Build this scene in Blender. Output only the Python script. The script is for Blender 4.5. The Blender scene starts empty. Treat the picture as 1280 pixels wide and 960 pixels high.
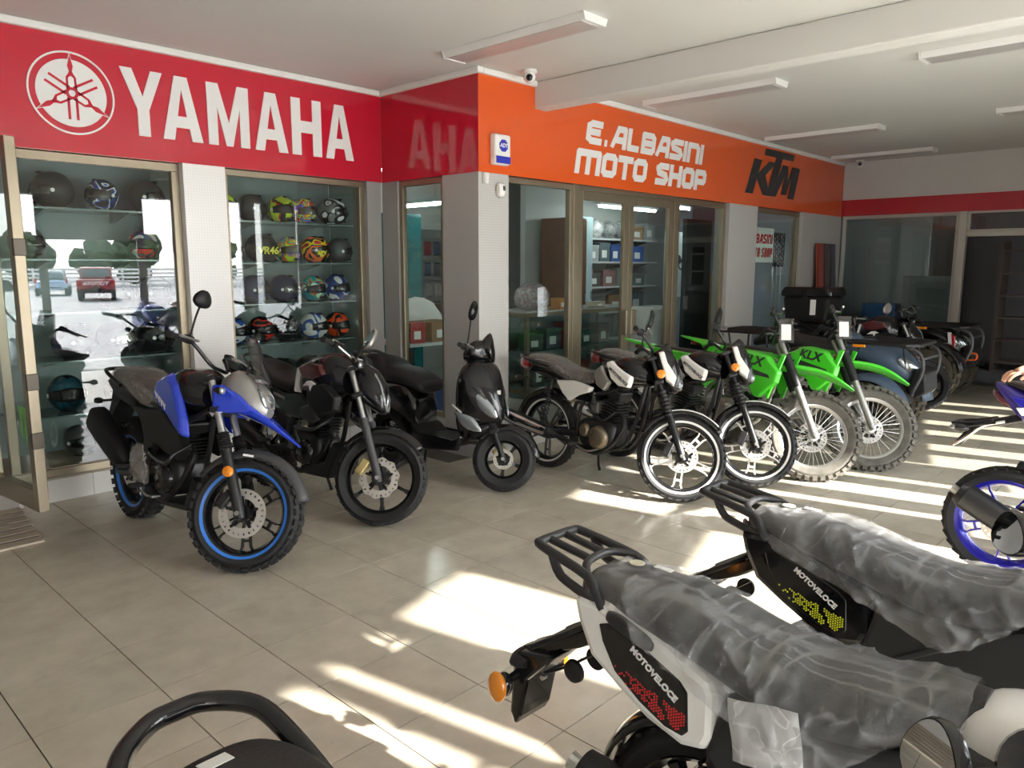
import bpy, math, random
from math import sin, cos, pi, radians as rad
from mathutils import Vector, Matrix, noise
V = Vector
C = bpy.context.scene.collection
RND = random.Random(7)

# ---------------------------------------------------------------- camera, sky, sun, exposure
sc = bpy.context.scene
cam_d = bpy.data.cameras.new('camera'); cam_d.sensor_width = 36; cam_d.lens = 947/1280*36; cam_d.clip_end = 400; cam_d.clip_start = .02
cam = bpy.data.objects.new('camera', cam_d); C.objects.link(cam); sc.camera = cam
cam.matrix_world = Matrix(((0.68863849, 0.11048486, -0.71663807, 0), (-0.7251032, 0.10703256, -0.68027155, 0),
                           (0.0015439, 0.98809773, 0.15381966, 1.675), (0, 0, 0, 1)))
sc.view_settings.view_transform = 'Standard'; sc.view_settings.look = 'None'; sc.view_settings.gamma = 1
sc.view_settings.use_curve_mapping = False
sc.view_settings.exposure = 0.90

world = bpy.data.worlds.new('sky'); sc.world = world; world.use_nodes = True
wn = world.node_tree.nodes; wl = world.node_tree.links
bg = wn['Background']; bg.inputs[1].default_value = 8.5
tc = wn.new('ShaderNodeTexCoord'); sx = wn.new('ShaderNodeSeparateXYZ'); rp = wn.new('ShaderNodeValToRGB')
wl.new(tc.outputs['Generated'], sx.inputs[0]); wl.new(sx.outputs['Z'], rp.inputs[0]); wl.new(rp.outputs[0], bg.inputs[0])
rp.color_ramp.elements[0].position = .0; rp.color_ramp.elements[0].color = (1, .985, .95, 1)
rp.color_ramp.elements[1].position = .8; rp.color_ramp.elements[1].color = (.70, .82, 1, 1)

SUN_EL = rad(30.7)
sd = bpy.data.lights.new('sun', 'SUN'); sd.energy = 17; sd.angle = rad(1.0); sd.color = (1, .95, .87)
sun = bpy.data.objects.new('sun', sd); C.objects.link(sun)
tosun = V((.2, -1, 0)).normalized()*cos(SUN_EL) + V((0, 0, sin(SUN_EL)))
sun.rotation_euler = tosun.to_track_quat('Z', 'Y').to_euler()
FY = lambda x: -2.6 + .3*x                                # line of the open shop front
pd = bpy.data.lights.new('sky_portal', 'AREA'); pd.shape = 'RECTANGLE'; pd.size = 15; pd.size_y = 2.75; pd.cycles.is_portal = True
po = bpy.data.objects.new('sky_portal', pd); C.objects.link(po)
_n = V((-.3, 1, 0)).normalized(); po.location = (4.5, FY(4.5)-.1, 1.38)
po.rotation_euler = (-_n).to_track_quat('Z', 'Y').to_euler()

# ---------------------------------------------------------------- materials
def node_mat(name):
    m = bpy.data.materials.new(name); m.use_nodes = True
    return m, m.node_tree.nodes, m.node_tree.links, m.node_tree.nodes['Principled BSDF']
def mat(name, col, rough=.5, metal=0, coat=0, var=0, vscale=8, bump=0, bscale=60, spec=.5, emit=None, estr=0):
    m, n, l, p = node_mat(name)
    p.inputs['Base Color'].default_value = (*col, 1); p.inputs['Roughness'].default_value = rough
    p.inputs['Metallic'].default_value = metal; p.inputs['Coat Weight'].default_value = coat
    p.inputs['Coat Roughness'].default_value = .05; p.inputs['Specular IOR Level'].default_value = spec
    if emit: p.inputs['Emission Color'].default_value = (*emit, 1); p.inputs['Emission Strength'].default_value = estr
    t = n.new('ShaderNodeTexCoord')
    if var:
        nz = n.new('ShaderNodeTexNoise'); nz.inputs['Scale'].default_value = vscale; nz.inputs['Detail'].default_value = 5
        mx = n.new('ShaderNodeMix'); mx.data_type = 'RGBA'; mx.blend_type = 'MULTIPLY'
        cr = n.new('ShaderNodeMapRange'); cr.inputs['From Min'].default_value = .3; cr.inputs['From Max'].default_value = .7
        cr.inputs['To Min'].default_value = 1-var; cr.inputs['To Max'].default_value = 1
        l.new(t.outputs['Object'], nz.inputs['Vector']); l.new(nz.outputs[0], cr.inputs[0])
        mx.inputs[0].default_value = 1; mx.inputs[6].default_value = (*col, 1); l.new(cr.outputs[0], mx.inputs[7])
        l.new(mx.outputs[2], p.inputs['Base Color'])
        rr = n.new('ShaderNodeMapRange'); rr.inputs['To Min'].default_value = max(.02, rough-.08); rr.inputs['To Max'].default_value = min(1, rough+.08)
        l.new(nz.outputs[0], rr.inputs[0]); l.new(rr.outputs[0], p.inputs['Roughness'])
    if bump:
        b = n.new('ShaderNodeBump'); b.inputs['Strength'].default_value = bump; b.inputs['Distance'].default_value = .004
        nz2 = n.new('ShaderNodeTexNoise'); nz2.inputs['Scale'].default_value = bscale; nz2.inputs['Detail'].default_value = 3
        l.new(t.outputs['Object'], nz2.inputs['Vector']); l.new(nz2.outputs[0], b.inputs['Height']); l.new(b.outputs[0], p.inputs['Normal'])
    return m
def glass_mat(name, tint=(.9, .97, .95), refl=1.0, base=.04, rough=0.0):
    """thin pane: straight-through transmission plus mirror reflection by Fresnel"""
    m, n, l, p = node_mat(name); n.remove(p)
    tr = n.new('ShaderNodeBsdfTransparent'); tr.inputs[0].default_value = (*tint, 1)
    gl = n.new('ShaderNodeBsdfGlossy'); gl.inputs['Roughness'].default_value = rough; gl.inputs[0].default_value = (refl, refl, refl, 1)
    lw = n.new('ShaderNodeLayerWeight'); lw.inputs[0].default_value = .5
    pw = n.new('ShaderNodeMath'); pw.operation = 'POWER'; pw.inputs[1].default_value = 4; l.new(lw.outputs['Facing'], pw.inputs[0])
    mr = n.new('ShaderNodeMapRange'); mr.inputs['To Min'].default_value = base; mr.inputs['To Max'].default_value = .9; l.new(pw.outputs[0], mr.inputs[0])
    mx = n.new('ShaderNodeMixShader'); l.new(mr.outputs[0], mx.inputs[0]); l.new(tr.outputs[0], mx.inputs[1]); l.new(gl.outputs[0], mx.inputs[2])
    l.new(mx.outputs[0], n['Material Output'].inputs[0])
    return m
def film_mat(name, col=(.75, .77, .78), alpha=.35, rough=.18, bump=.6, bscale=14):
    """clear plastic film: mostly see-through with milky creases, some drawn pale in place of highlights"""
    m, n, l, p = node_mat(name)
    p.inputs['Base Color'].default_value = (*col, 1); p.inputs['Roughness'].default_value = rough
    tr = n.new('ShaderNodeBsdfTransparent'); mx = n.new('ShaderNodeMixShader')
    t = n.new('ShaderNodeTexCoord'); mp = n.new('ShaderNodeMapping'); mp.inputs['Scale'].default_value = (.6, 1.6, 1); l.new(t.outputs['Object'], mp.inputs[0])
    nz = n.new('ShaderNodeTexNoise'); nz.inputs['Scale'].default_value = bscale; nz.inputs['Detail'].default_value = 4; nz.inputs['Distortion'].default_value = 1.2
    l.new(mp.outputs[0], nz.inputs['Vector'])
    b = n.new('ShaderNodeBump'); b.inputs['Strength'].default_value = bump; b.inputs['Distance'].default_value = .02
    l.new(nz.outputs[0], b.inputs['Height']); l.new(b.outputs[0], p.inputs['Normal'])
    fac = None
    for sc_, st, w_ in ((bscale*.5, (.45, 2.6, 1.0), .07), (bscale*.8, (1.8, .5, 1.2), .045)):  # pale crease streaks that also paint in the film's highlights
        m2 = n.new('ShaderNodeMapping'); m2.inputs['Scale'].default_value = st; m2.inputs['Rotation'].default_value = (.3, .5, .9*sc_); l.new(t.outputs['Object'], m2.inputs[0])
        rd = n.new('ShaderNodeTexNoise'); rd.inputs['Scale'].default_value = sc_; rd.inputs['Detail'].default_value = 1.5; rd.inputs['Distortion'].default_value = .8
        l.new(m2.outputs[0], rd.inputs['Vector'])
        ab = n.new('ShaderNodeMath'); ab.operation = 'SUBTRACT'; ab.inputs[1].default_value = .5; l.new(rd.outputs[0], ab.inputs[0])
        a2 = n.new('ShaderNodeMath'); a2.operation = 'ABSOLUTE'; l.new(ab.outputs[0], a2.inputs[0])
        mr = n.new('ShaderNodeMapRange'); mr.interpolation_type = 'SMOOTHSTEP'; mr.inputs['From Min'].default_value = 0; mr.inputs['From Max'].default_value = w_
        mr.inputs['To Min'].default_value = min(.85, alpha*2.0); mr.inputs['To Max'].default_value = alpha; l.new(a2.outputs[0], mr.inputs[0])
        if fac is None: fac = mr.outputs[0]
        else:
            mm = n.new('ShaderNodeMath'); mm.operation = 'MAXIMUM'; l.new(fac, mm.inputs[0]); l.new(mr.outputs[0], mm.inputs[1]); fac = mm.outputs[0]
    l.new(fac, mx.inputs[0]); l.new(tr.outputs[0], mx.inputs[1]); l.new(p.outputs[0], mx.inputs[2]); l.new(mx.outputs[0], n['Material Output'].inputs[0])
    return m
def grid_mat(name, col, line, step, width, rough=.35, coat=0, bump=.3):
    """fine mosaic: square grid in object space on all three axes"""
    m, n, l, p = node_mat(name); p.inputs['Roughness'].default_value = rough; p.inputs['Coat Weight'].default_value = coat
    t = n.new('ShaderNodeTexCoord'); s = n.new('ShaderNodeSeparateXYZ'); l.new(t.outputs['Object'], s.inputs[0])
    acc = None
    for ax in 'XYZ':
        w = n.new('ShaderNodeMath'); w.operation = 'PINGPONG'; w.inputs[1].default_value = step/2; l.new(s.outputs[ax], w.inputs[0])
        g = n.new('ShaderNodeMath'); g.operation = 'LESS_THAN'; g.inputs[1].default_value = width/2; l.new(w.outputs[0], g.inputs[0])
        if ax == 'Y': pass
        if acc is None: acc = g.outputs[0]
        else:
            a = n.new('ShaderNodeMath'); a.operation = 'MAXIMUM'; l.new(acc, a.inputs[0]); l.new(g.outputs[0], a.inputs[1]); acc = a.outputs[0]
    mx = n.new('ShaderNodeMix'); mx.data_type = 'RGBA'; l.new(acc, mx.inputs[0]); mx.inputs[6].default_value = (*col, 1); mx.inputs[7].default_value = (*line, 1)
    l.new(mx.outputs[2], p.inputs['Base Color'])
    return m
def patch_mat(name, cols, scale=6, rough=.15, stretch=(1, 1, 1), seed=0, coat=.5):
    """bold graphic patches (painted helmet graphics)"""
    m, n, l, p = node_mat(name); p.inputs['Roughness'].default_value = rough; p.inputs['Coat Weight'].default_value = coat
    t = n.new('ShaderNodeTexCoord'); mp = n.new('ShaderNodeMapping'); mp.inputs['Scale'].default_value = stretch; mp.inputs['Location'].default_value = (seed*1.7, seed*.9, seed*2.3)
    l.new(t.outputs['Object'], mp.inputs[0])
    nz = n.new('ShaderNodeTexNoise'); nz.inputs['Scale'].default_value = scale; nz.inputs['Detail'].default_value = .6; nz.inputs['Distortion'].default_value = 1.0
    l.new(mp.outputs[0], nz.inputs['Vector'])
    r = n.new('ShaderNodeValToRGB'); r.color_ramp.interpolation = 'CONSTANT'
    k = len(cols); e = r.color_ramp.elements
    while len(e) < k: e.new(.5)
    for i, c in enumerate(cols): e[i].position = 0 if i == 0 else .33 + .34*(i/k); e[i].color = (*c, 1)
    l.new(nz.outputs[0], r.inputs[0]); l.new(r.outputs[0], p.inputs['Base Color'])
    return m

M = {}
M['black'] = mat('black_plastic', (.009, .009, .010), .48, spec=.35, bump=.15, bscale=400)
M['gloss'] = mat('gloss_black', (.007, .007, .008), .16, coat=.35, spec=.35)
M['satin'] = mat('satin_black_metal', (.018, .018, .019), .35, .3)
M['rubber'] = mat('tyre_rubber', (.014, .014, .015), .72, var=.3, vscale=20, bump=.4, bscale=120)
M['rubber_dusty'] = mat('dusty_rubber', (.13, .12, .10), .85, var=.45, vscale=14)
M['chrome'] = mat('chrome', (.8, .8, .8), .08, 1)
M['steel'] = mat('brushed_steel', (.55, .55, .54), .3, 1)
M['disc'] = mat('disc_steel', (.62, .60, .57), .38, .9)
M['alu'] = mat('cast_aluminium', (.42, .41, .39), .45, .8, var=.2)
M['bronze'] = mat('engine_cover', (.20, .16, .11), .42, .7)
M['blue'] = mat('blue_paint', (.012, .05, .62), .22, .15, coat=1)
M['bluerim'] = mat('blue_stripe', (.03, .18, .62), .35)
M['green'] = mat('green_plastic', (.065, .60, .025), .28, coat=.5)
M['white'] = mat('white_paint', (.80, .79, .76), .25, coat=.7)
M['silver'] = mat('silver_paint', (.36, .35, .33), .35, .6)
M['greyp'] = mat('grey_plastic', (.045, .045, .047), .5)
M['seat'] = mat('black_vinyl', (.011, .0105, .0105), .5, bump=.3, bscale=160)
M['redlens'] = mat('red_lens', (.35, .01, .012), .12, coat=1)
M['darkred'] = mat('smoked_red_lens', (.10, .012, .02), .12, coat=1)
M['amber'] = mat('amber_lens', (.75, .24, .005), .2, coat=1)
M['clear'] = mat('clear_lens', (.34, .37, .39), .08, .7, coat=1)
M['lensdark'] = mat('headlight_glass', (.13, .14, .15), .08, .4, coat=.8)
M['gold'] = mat('gold_caliper', (.52, .42, .19), .35, .75)
M['mirror'] = mat('mirror_glass', (.85, .87, .88), .01, 1)
M['screen'] = glass_mat('smoked_screen', (.55, .55, .57), .9, .08)
M['film'] = film_mat('plastic_film', alpha=.22)
M['filmdark'] = film_mat('plastic_film_tight', (.50, .46, .43), .24, .2, .8, 14)
M['purple'] = mat('indigo_wheel_paint', (.02, .017, .36), .25, .3, coat=.6)
M['paper'] = mat('white_paper', (.82, .82, .80), .7)
M['card'] = mat('cardboard', (.38, .24, .13), .8, var=.2)
M['redp'] = mat('red_paint', (.55, .02, .02), .25, coat=.6)
M['maroon'] = mat('maroon_decal', (.075, .008, .010), .25, coat=.6)
M['navy'] = mat('slate_blue_plastic', (.055, .085, .13), .38)
M['teal'] = mat('teal_paint', (.01, .16, .17), .35)
M['knob'] = M['rubber']

# ---------------------------------------------------------------- geometry
def cat(pts, k):
    """Catmull-Rom through tuples"""
    if k < 2 or len(pts) < 3: return [tuple(p) for p in pts]
    out = []; n = len(pts)
    for i in range(n-1):
        p0 = pts[max(i-1, 0)]; p1 = pts[i]; p2 = pts[i+1]; p3 = pts[min(i+2, n-1)]
        for j in range(k):
            t = j/k
            out.append(tuple(.5*(2*b+(c-a)*t+(2*a-5*b+4*c-d)*t*t+(3*b-a-3*c+d)*t**3) for a, b, c, d in zip(p0, p1, p2, p3)))
    out.append(tuple(pts[-1])); return out
class G:
    def __init__(s): s.v = []; s.f = []
    def add(s, vs, fs, M=None):
        o = len(s.v)
        s.v += [tuple(M @ V(p)) for p in vs] if M is not None else [tuple(p) for p in vs]
        s.f += [tuple(i+o for i in f) for f in fs]; return s
    def box(s, c, d, R=None):
        x, y, z = d[0]/2, d[1]/2, d[2]/2
        vs = [V((a, b, e)) for a in (-x, x) for b in (-y, y) for e in (-z, z)]
        if R is not None: vs = [R @ p for p in vs]
        vs = [p + V(c) for p in vs]
        return s.add(vs, [(0, 1, 3, 2), (4, 6, 7, 5), (0, 4, 5, 1), (2, 3, 7, 6), (0, 2, 6, 4), (1, 5, 7, 3)])
    def span(s, a, b):
        return s.box([(i+j)/2 for i, j in zip(a, b)], [abs(j-i) for i, j in zip(a, b)])
    def tube(s, pts, r, n=8, k=1, closed=False, flat=1.0):
        if k > 1:
            if closed: 
                q = cat([pts[-1]]+list(pts)+[pts[0], pts[1]], k)[k:-k]; pts = q[:-1]
            else: pts = cat(pts, k)
        P = [V(p) for p in pts]; m = len(P)
        rr = r if isinstance(r, (list, tuple)) else [r]*m
        if len(rr) != m: rr = [rr[0] + (rr[-1]-rr[0])*i/(m-1) for i in range(m)] if len(rr) == 2 else [rr[min(len(rr)-1, int(i*len(rr)/m))] for i in range(m)]
        T = [((P[(i+1) % m]-P[i-1]) if closed else (P[min(i+1, m-1)]-P[max(i-1, 0)])).normalized() for i in range(m)]
        up = V((0, 0, 1)) if abs(T[0].z) < .9 else V((1, 0, 0))
        N = (up - T[0]*up.dot(T[0])).normalized(); vs = []
        for i in range(m):
            N = (N - T[i]*N.dot(T[i])).normalized(); B = T[i].cross(N)
            for j in range(n):
                a = 2*pi*j/n; vs.append(P[i] + (N*cos(a)*flat + B*sin(a))*rr[i])
        fs = [(i*n+j, i*n+(j+1) % n, ((i+1) % m)*n+(j+1) % n, ((i+1) % m)*n+j) for i in range(m if closed else m-1) for j in range(n)]
        if not closed: fs += [tuple(range(n-1, -1, -1)), tuple(range((m-1)*n, m*n))]
        return s.add(vs, fs)
    def lathe(s, prof, n=24, axis='y', c=(0, 0, 0), closed=False, rad_fn=None, R=None):
        vs = []; m = len(prof)
        for j in range(n):
            a = 2*pi*j/n
            for r, t in prof:
                if rad_fn: r = rad_fn(r, a)
                p = {'y': V((r*cos(a), t, r*sin(a))), 'z': V((r*cos(a), r*sin(a), t)), 'x': V((t, r*cos(a), r*sin(a)))}[axis]
                vs.append((R @ p if R is not None else p) + V(c))
        fs = []
        for j in range(n):
            k2 = (j+1) % n
            for i in range(m if closed else m-1):
                i2 = (i+1) % m
                fs.append((j*m+i, j*m+i2, k2*m+i2, k2*m+i))
        return s.add(vs, fs)
    def loft(s, rings, cap=True):
        n = len(rings[0]); m = len(rings)
        vs = [p for r in rings for p in r]
        fs = [(i*n+j, i*n+(j+1) % n, (i+1)*n+(j+1) % n, (i+1)*n+j) for i in range(m-1) for j in range(n)]
        if cap: fs += [tuple(range(n-1, -1, -1)), tuple(range((m-1)*n, m*n))]
        return s.add(vs, fs)
    def body(s, secs, k=4, n=20, y0=0):
        """super-elliptic body along x: (x, z centre, half width, half height, exponent, taper up)"""
        secs = [tuple(q) + (2.6, 0)[len(q)-4:] if len(q) < 6 else tuple(q) for q in secs]
        rings = []
        for x, zc, hw, hh, p, tw in cat(secs, k):
            ring = []
            for j in range(n):
                a = 2*pi*j/n; c_, s_ = cos(a), sin(a)
                u = math.copysign(abs(c_)**(2/p), c_); w = math.copysign(abs(s_)**(2/p), s_)
                ring.append((x, y0 + max(hw, .001)*u*(1+tw*w), zc + max(hh, .001)*w))
            rings.append(ring)
        return s.loft(rings)
    def prism(s, poly, a, b, ax='y', inset=0):
        """polygon extruded from a to b along an axis; (u,v) = xz for y, xy for z, yz for x"""
        mk = {'y': lambda u, w, t: (u, t, w), 'z': lambda u, w, t: (u, w, t), 'x': lambda u, w, t: (t, u, w)}[ax]
        n = len(poly); area = sum(poly[i][0]*poly[(i+1) % n][1]-poly[(i+1) % n][0]*poly[i][1] for i in range(n))
        if area < 0: poly = poly[::-1]
        cx = sum(p[0] for p in poly)/n; cz = sum(p[1] for p in poly)/n
        q = [(cx+(u-cx)*(1-inset), cz+(w-cz)*(1-inset)) for u, w in poly]
        vs = [mk(u, w, a) for u, w in poly] + [mk(u, w, b) for u, w in q]
        fs = [tuple(range(n-1, -1, -1)), tuple(range(n, 2*n))] + [(i, (i+1) % n, n+(i+1) % n, n+i) for i in range(n)]
        if (ax == 'y') == (b > a): fs = [f[::-1] for f in fs]
        return s.add(vs, fs)
    def ball(s, c, r, n=16, m=10, R=None):
        r = (r, r, r) if not isinstance(r, (tuple, list)) else r
        rings = [[(V((r[0]*sin(t)*cos(2*pi*j/n), r[1]*sin(t)*sin(2*pi*j/n), -r[2]*cos(t)))) for j in range(n)] for t in [max(.03, min(pi-.03, pi*i/m)) for i in range(m+1)]]
        rings = [[(R @ p if R is not None else p)+V(c) for p in q] for q in rings]
        return s.loft(rings)
    def shell_arc(s, R, w, a0, a1, n=16, drop=.02, m=7, x=0, z=0, taper0=1, taper1=1):
        """mudguard: curved strip of radius R over an axle, edges dropped"""
        rings = []; vs = []; fs = []
        for i in range(n+1):
            t = i/n; a = a0+(a1-a0)*t; ww = w*(taper0+(taper1-taper0)*t)
            for j in range(m):
                u = -1+2*j/(m-1); rr = R - drop*abs(u)**2.5
                vs.append((x+rr*cos(a), ww/2*u, z+rr*sin(a)))
        for i in range(n):
            for j in range(m-1): fs.append((i*m+j, (i+1)*m+j, (i+1)*m+j+1, i*m+j+1))
        return s.add(vs, fs)
    def mesh(s, name, mt=None, smooth=40):
        me = bpy.data.meshes.new(name); me.from_pydata(s.v, [], s.f); me.validate(); me.update()
        if smooth: me.shade_smooth(); me.set_sharp_from_angle(angle=rad(smooth))
        if mt is not None: me.materials.append(mt)
        return me
def link(name, data, parent=None, L=None):
    o = bpy.data.objects.new(name, data); C.objects.link(o)
    if parent is not None: o.parent = parent
    if L is not None: o.matrix_local = L
    return o
def obj(name, g, mt, parent=None, L=None, smooth=40, bevel=0, sub=0, solid=0, label=None, kind=None):
    me = g if isinstance(g, bpy.types.Mesh) else g.mesh(name, mt, smooth)
    o = link(name, me, parent, L)
    if solid: md = o.modifiers.new('s', 'SOLIDIFY'); md.thickness = solid; md.offset = 0
    if bevel: md = o.modifiers.new('b', 'BEVEL'); md.width = bevel; md.segments = 2; md.limit_method = 'ANGLE'; md.angle_limit = rad(35)
    if sub: md = o.modifiers.new('u', 'SUBSURF'); md.levels = md.render_levels = sub
    if label: o['label'] = label
    if kind: o['kind'] = kind
    return o
def tag(o, label, cat_, group=None, kind=None):
    o['label'] = label; o['category'] = cat_
    if group: o['group'] = group
    if kind: o['kind'] = kind
    return o
def thing(name, label, cat_, loc=(0, 0, 0), rz=0, group=None, lean=0):
    o = link(name, None); o.empty_display_size = .05
    o.matrix_world = Matrix.Translation(loc) @ Matrix.Rotation(rz, 4, 'Z') @ Matrix.Rotation(lean, 4, 'X')
    return tag(o, label, cat_, group)
def struct(name, g, mt, parent=None, **k):
    o = obj(name, g, mt, parent, **k)
    if parent is None: o['kind'] = 'structure'
    return o
def dup(o, parent=None):
    c = o.copy(); C.objects.link(c)
    if parent is not None:
        c.parent = parent; c.matrix_parent_inverse = o.matrix_parent_inverse.copy()
    for ch in list(o.children): dup(ch, c)
    return c
_tc = {}
def text_mesh(s, size, ext=.002, shear=0, off=0, space=1.0, mt=None):
    cu = bpy.data.curves.new('t', 'FONT'); cu.body = s; cu.size = size; cu.extrude = ext; cu.shear = shear; cu.offset = off
    cu.space_character = space; cu.align_x = 'CENTER'; cu.align_y = 'CENTER'; cu.resolution_u = 3
    o = bpy.data.objects.new('t', cu); C.objects.link(o)
    dg = bpy.context.evaluated_depsgraph_get(); me = bpy.data.meshes.new_from_object(o.evaluated_get(dg))
    bpy.data.objects.remove(o)
    me.materials.clear()
    if mt: me.materials.append(mt)
    return me
RX = Matrix.Rotation(pi/2, 4, 'X')
T_ = Matrix.Translation
def Rot(a, ax): return Matrix.Rotation(a, 4, ax)
# ================================================================ the room
YA, YB, XJ, XF, CZ = 5.96, 4.648, 4.49, 12.45, 3.27
def tile_mat():
    m, n, l, p = node_mat('porcelain_tile')
    t = n.new('ShaderNodeTexCoord'); oi = n.new('ShaderNodeObjectInfo')
    nz = n.new('ShaderNodeTexNoise'); nz.inputs['Scale'].default_value = 5; nz.inputs['Detail'].default_value = 8; nz.inputs['Roughness'].default_value = .65
    ad = n.new('ShaderNodeVectorMath'); ad.operation = 'ADD'; l.new(t.outputs['Object'], ad.inputs[0]); l.new(oi.outputs['Location'], ad.inputs[1]); l.new(ad.outputs[0], nz.inputs['Vector'])
    r = n.new('ShaderNodeValToRGB'); r.color_ramp.elements[0].color = (.44, .395, .315, 1); r.color_ramp.elements[1].color = (.55, .50, .405, 1)
    r.color_ramp.elements[0].position = .3; r.color_ramp.elements[1].position = .7
    l.new(nz.outputs[0], r.inputs[0])
    hs = n.new('ShaderNodeHueSaturation'); mr = n.new('ShaderNodeMapRange'); mr.inputs['To Min'].default_value = .96; mr.inputs['To Max'].default_value = 1.04
    l.new(oi.outputs['Random'], mr.inputs[0]); l.new(mr.outputs[0], hs.inputs['Value']); l.new(r.outputs[0], hs.inputs['Color']); l.new(hs.outputs[0], p.inputs['Base Color'])
    n2 = n.new('ShaderNodeTexNoise'); n2.inputs['Scale'].default_value = 2.2; n2.inputs['Detail'].default_value = 6; l.new(ad.outputs[0], n2.inputs['Vector'])
    m2 = n.new('ShaderNodeMapRange'); m2.inputs['To Min'].default_value = .10; m2.inputs['To Max'].default_value = .24; l.new(n2.outputs[0], m2.inputs[0]); l.new(m2.outputs[0], p.inputs['Roughness'])
    return m
def ceil_mat(name, col):
    return mat(name, col, .6, var=.05, vscale=1.2, bump=.1, bscale=30)
M['ceil'] = ceil_mat('ceiling_paint', (.63, .63, .60))
M['wallw'] = ceil_mat('wall_paint', (.66, .65, .63))
M['tile'] = tile_mat(); M['grout'] = mat('grout', (.10, .09, .075), .9)
M['red'] = mat('red_fascia', (.58, .012, .035), .10, coat=.5, var=.06, vscale=.6)
M['orange'] = mat('orange_fascia', (.74, .105, .016), .16, coat=.3, var=.06, vscale=.6)
M['mosaic'] = grid_mat('grey_mosaic', (.52, .51, .49), (.45, .44, .42), .022, .004, .25)
M['bronzealu'] = mat('champagne_aluminium', (.33, .28, .20), .36, .75, var=.1)
M['darkalu'] = mat('bronze_aluminium', (.10, .085, .065), .4, .6)
M['pane'] = glass_mat('window_pane', (.86, .95, .92), 1, .07)
M['paned'] = glass_mat('vitrine_pane', (.86, .95, .92), 1, .075)
M['letter'] = mat('white_vinyl', (.80, .79, .77), .35)
M['darklet'] = mat('charcoal_vinyl', (.03, .03, .032), .4)
M['dark'] = mat('dark_interior', (.02, .02, .02), .8)

# floor with individual porcelain tiles
TS = .4505; TX0, TY0 = .639*1.675, 1.2285*1.675
floor = struct('floor', G().prism([(-3, FY(-3)), (12.6, FY(12.6)), (12.6, 6.2), (-3, 6.2)], -.12, -.006, 'z'), M['grout'], smooth=0)
tme = None; cells = []
for i in range(-9, 30):
    for j in range(-13, 11):
        x0 = TX0+i*TS; y0 = TY0+j*TS; cx, cy = x0+TS/2, y0+TS/2
        if cx > 12.35 or cx < -2.8 or cy < FY(cx)+.25 or cy > 5.95: continue
        if cy > YB+.1 and cx > XJ-.1: continue
        dep = .7166*cx+.680*cy+.26; lat = .6886*cx-.7251*cy
        vis = dep > .6 and abs(lat)/dep < .74 and (cx > .3)
        cells.append((0 if vis else 1, cx*cx+cy*cy, cx, cy))
cells.sort(); one = G().box((0, 0, -.008), (TS-.005, TS-.005, .016)); tme = one.mesh('tile', M['tile'], 0)
rest = G()
for k, (iv, d, cx, cy) in enumerate(cells):
    if k < 290: link('tile', tme, floor, T_((cx, cy, 0)))
    else: rest.box((cx, cy, -.008), (TS-.005, TS-.005, .016))
obj('tile_field', rest, M['tile'], floor, smooth=0, kind='stuff')

struct('ceiling', G().prism([(-3, FY(-3)), (12.6, FY(12.6)), (12.6, 9.6), (-3, 9.6)], CZ, CZ+.15, 'z'), M['ceil'], smooth=0)
struct('trim_1', G().prism([(5.185, CZ), (5.185, 3.043), (5.33, 3.038), (5.95, 3.215), (5.95, CZ)], YB+.02, FY(5.5)-.1, 'y'), M['ceil'], smooth=0, bevel=.012)   # downstand beam
# cornices
cw = mat('cornice_white', (.80, .79, .76), .4)
struct('trim_2', G().span((-3, YA-.035, 3.222), (XJ, YA+.05, CZ)), cw, smooth=0, bevel=.008)
struct('trim_3', G().span((XJ-.035, YB-.035, 3.222), (XJ+.03, YA-.036, CZ)), cw, smooth=0, bevel=.008)
struct('trim_4', G().span((XJ+.031, YB-.035, 3.222), (5.18, YB+.02, CZ)).span((5.94, YB-.035, 3.222), (XF-.01, YB+.02, CZ)), cw, smooth=0, bevel=.008)
# fascias
struct('wall_left_fascia', G().span((-3, YA, 2.452), (XJ, YA+.22, 3.222)), M['red'], smooth=0)
struct('wall_jog_fascia', G().span((XJ, YB+.001, 2.448), (XJ+.2, YA-.001, 3.222)), M['red'], smooth=0)
struct('wall_back_fascia', G().span((XJ+.002, YB, 2.448), (XF, YB+.2, 3.222)), M['orange'], smooth=0)
# far wall: white head, red band, post, transom, dark storeroom beyond
struct('wall_far', G().span((XF, .9, 2.70), (XF+.12, YB+.0, CZ)), M['wallw'], smooth=0)
struct('trim_5', G().span((XF-.012, .9, 2.455), (XF+.1, YB-.001, 2.70)), mat('red_band', (.50, .012, .03), .25, coat=.3), smooth=0)
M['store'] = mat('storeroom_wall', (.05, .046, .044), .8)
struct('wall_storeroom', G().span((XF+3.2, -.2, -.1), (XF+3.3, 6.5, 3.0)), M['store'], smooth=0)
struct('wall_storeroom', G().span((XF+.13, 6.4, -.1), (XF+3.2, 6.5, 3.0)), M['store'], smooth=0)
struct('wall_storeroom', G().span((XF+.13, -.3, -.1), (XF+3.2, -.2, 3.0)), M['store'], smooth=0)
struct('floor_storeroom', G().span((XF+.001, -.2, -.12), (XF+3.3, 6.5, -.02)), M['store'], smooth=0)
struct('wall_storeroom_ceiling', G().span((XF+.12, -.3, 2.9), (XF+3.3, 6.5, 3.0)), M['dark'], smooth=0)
struct('wall_far_return', G().span((XF, .9, -.1), (XF+.12, 1.1, 2.452)), M['wallw'], smooth=0)
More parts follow.
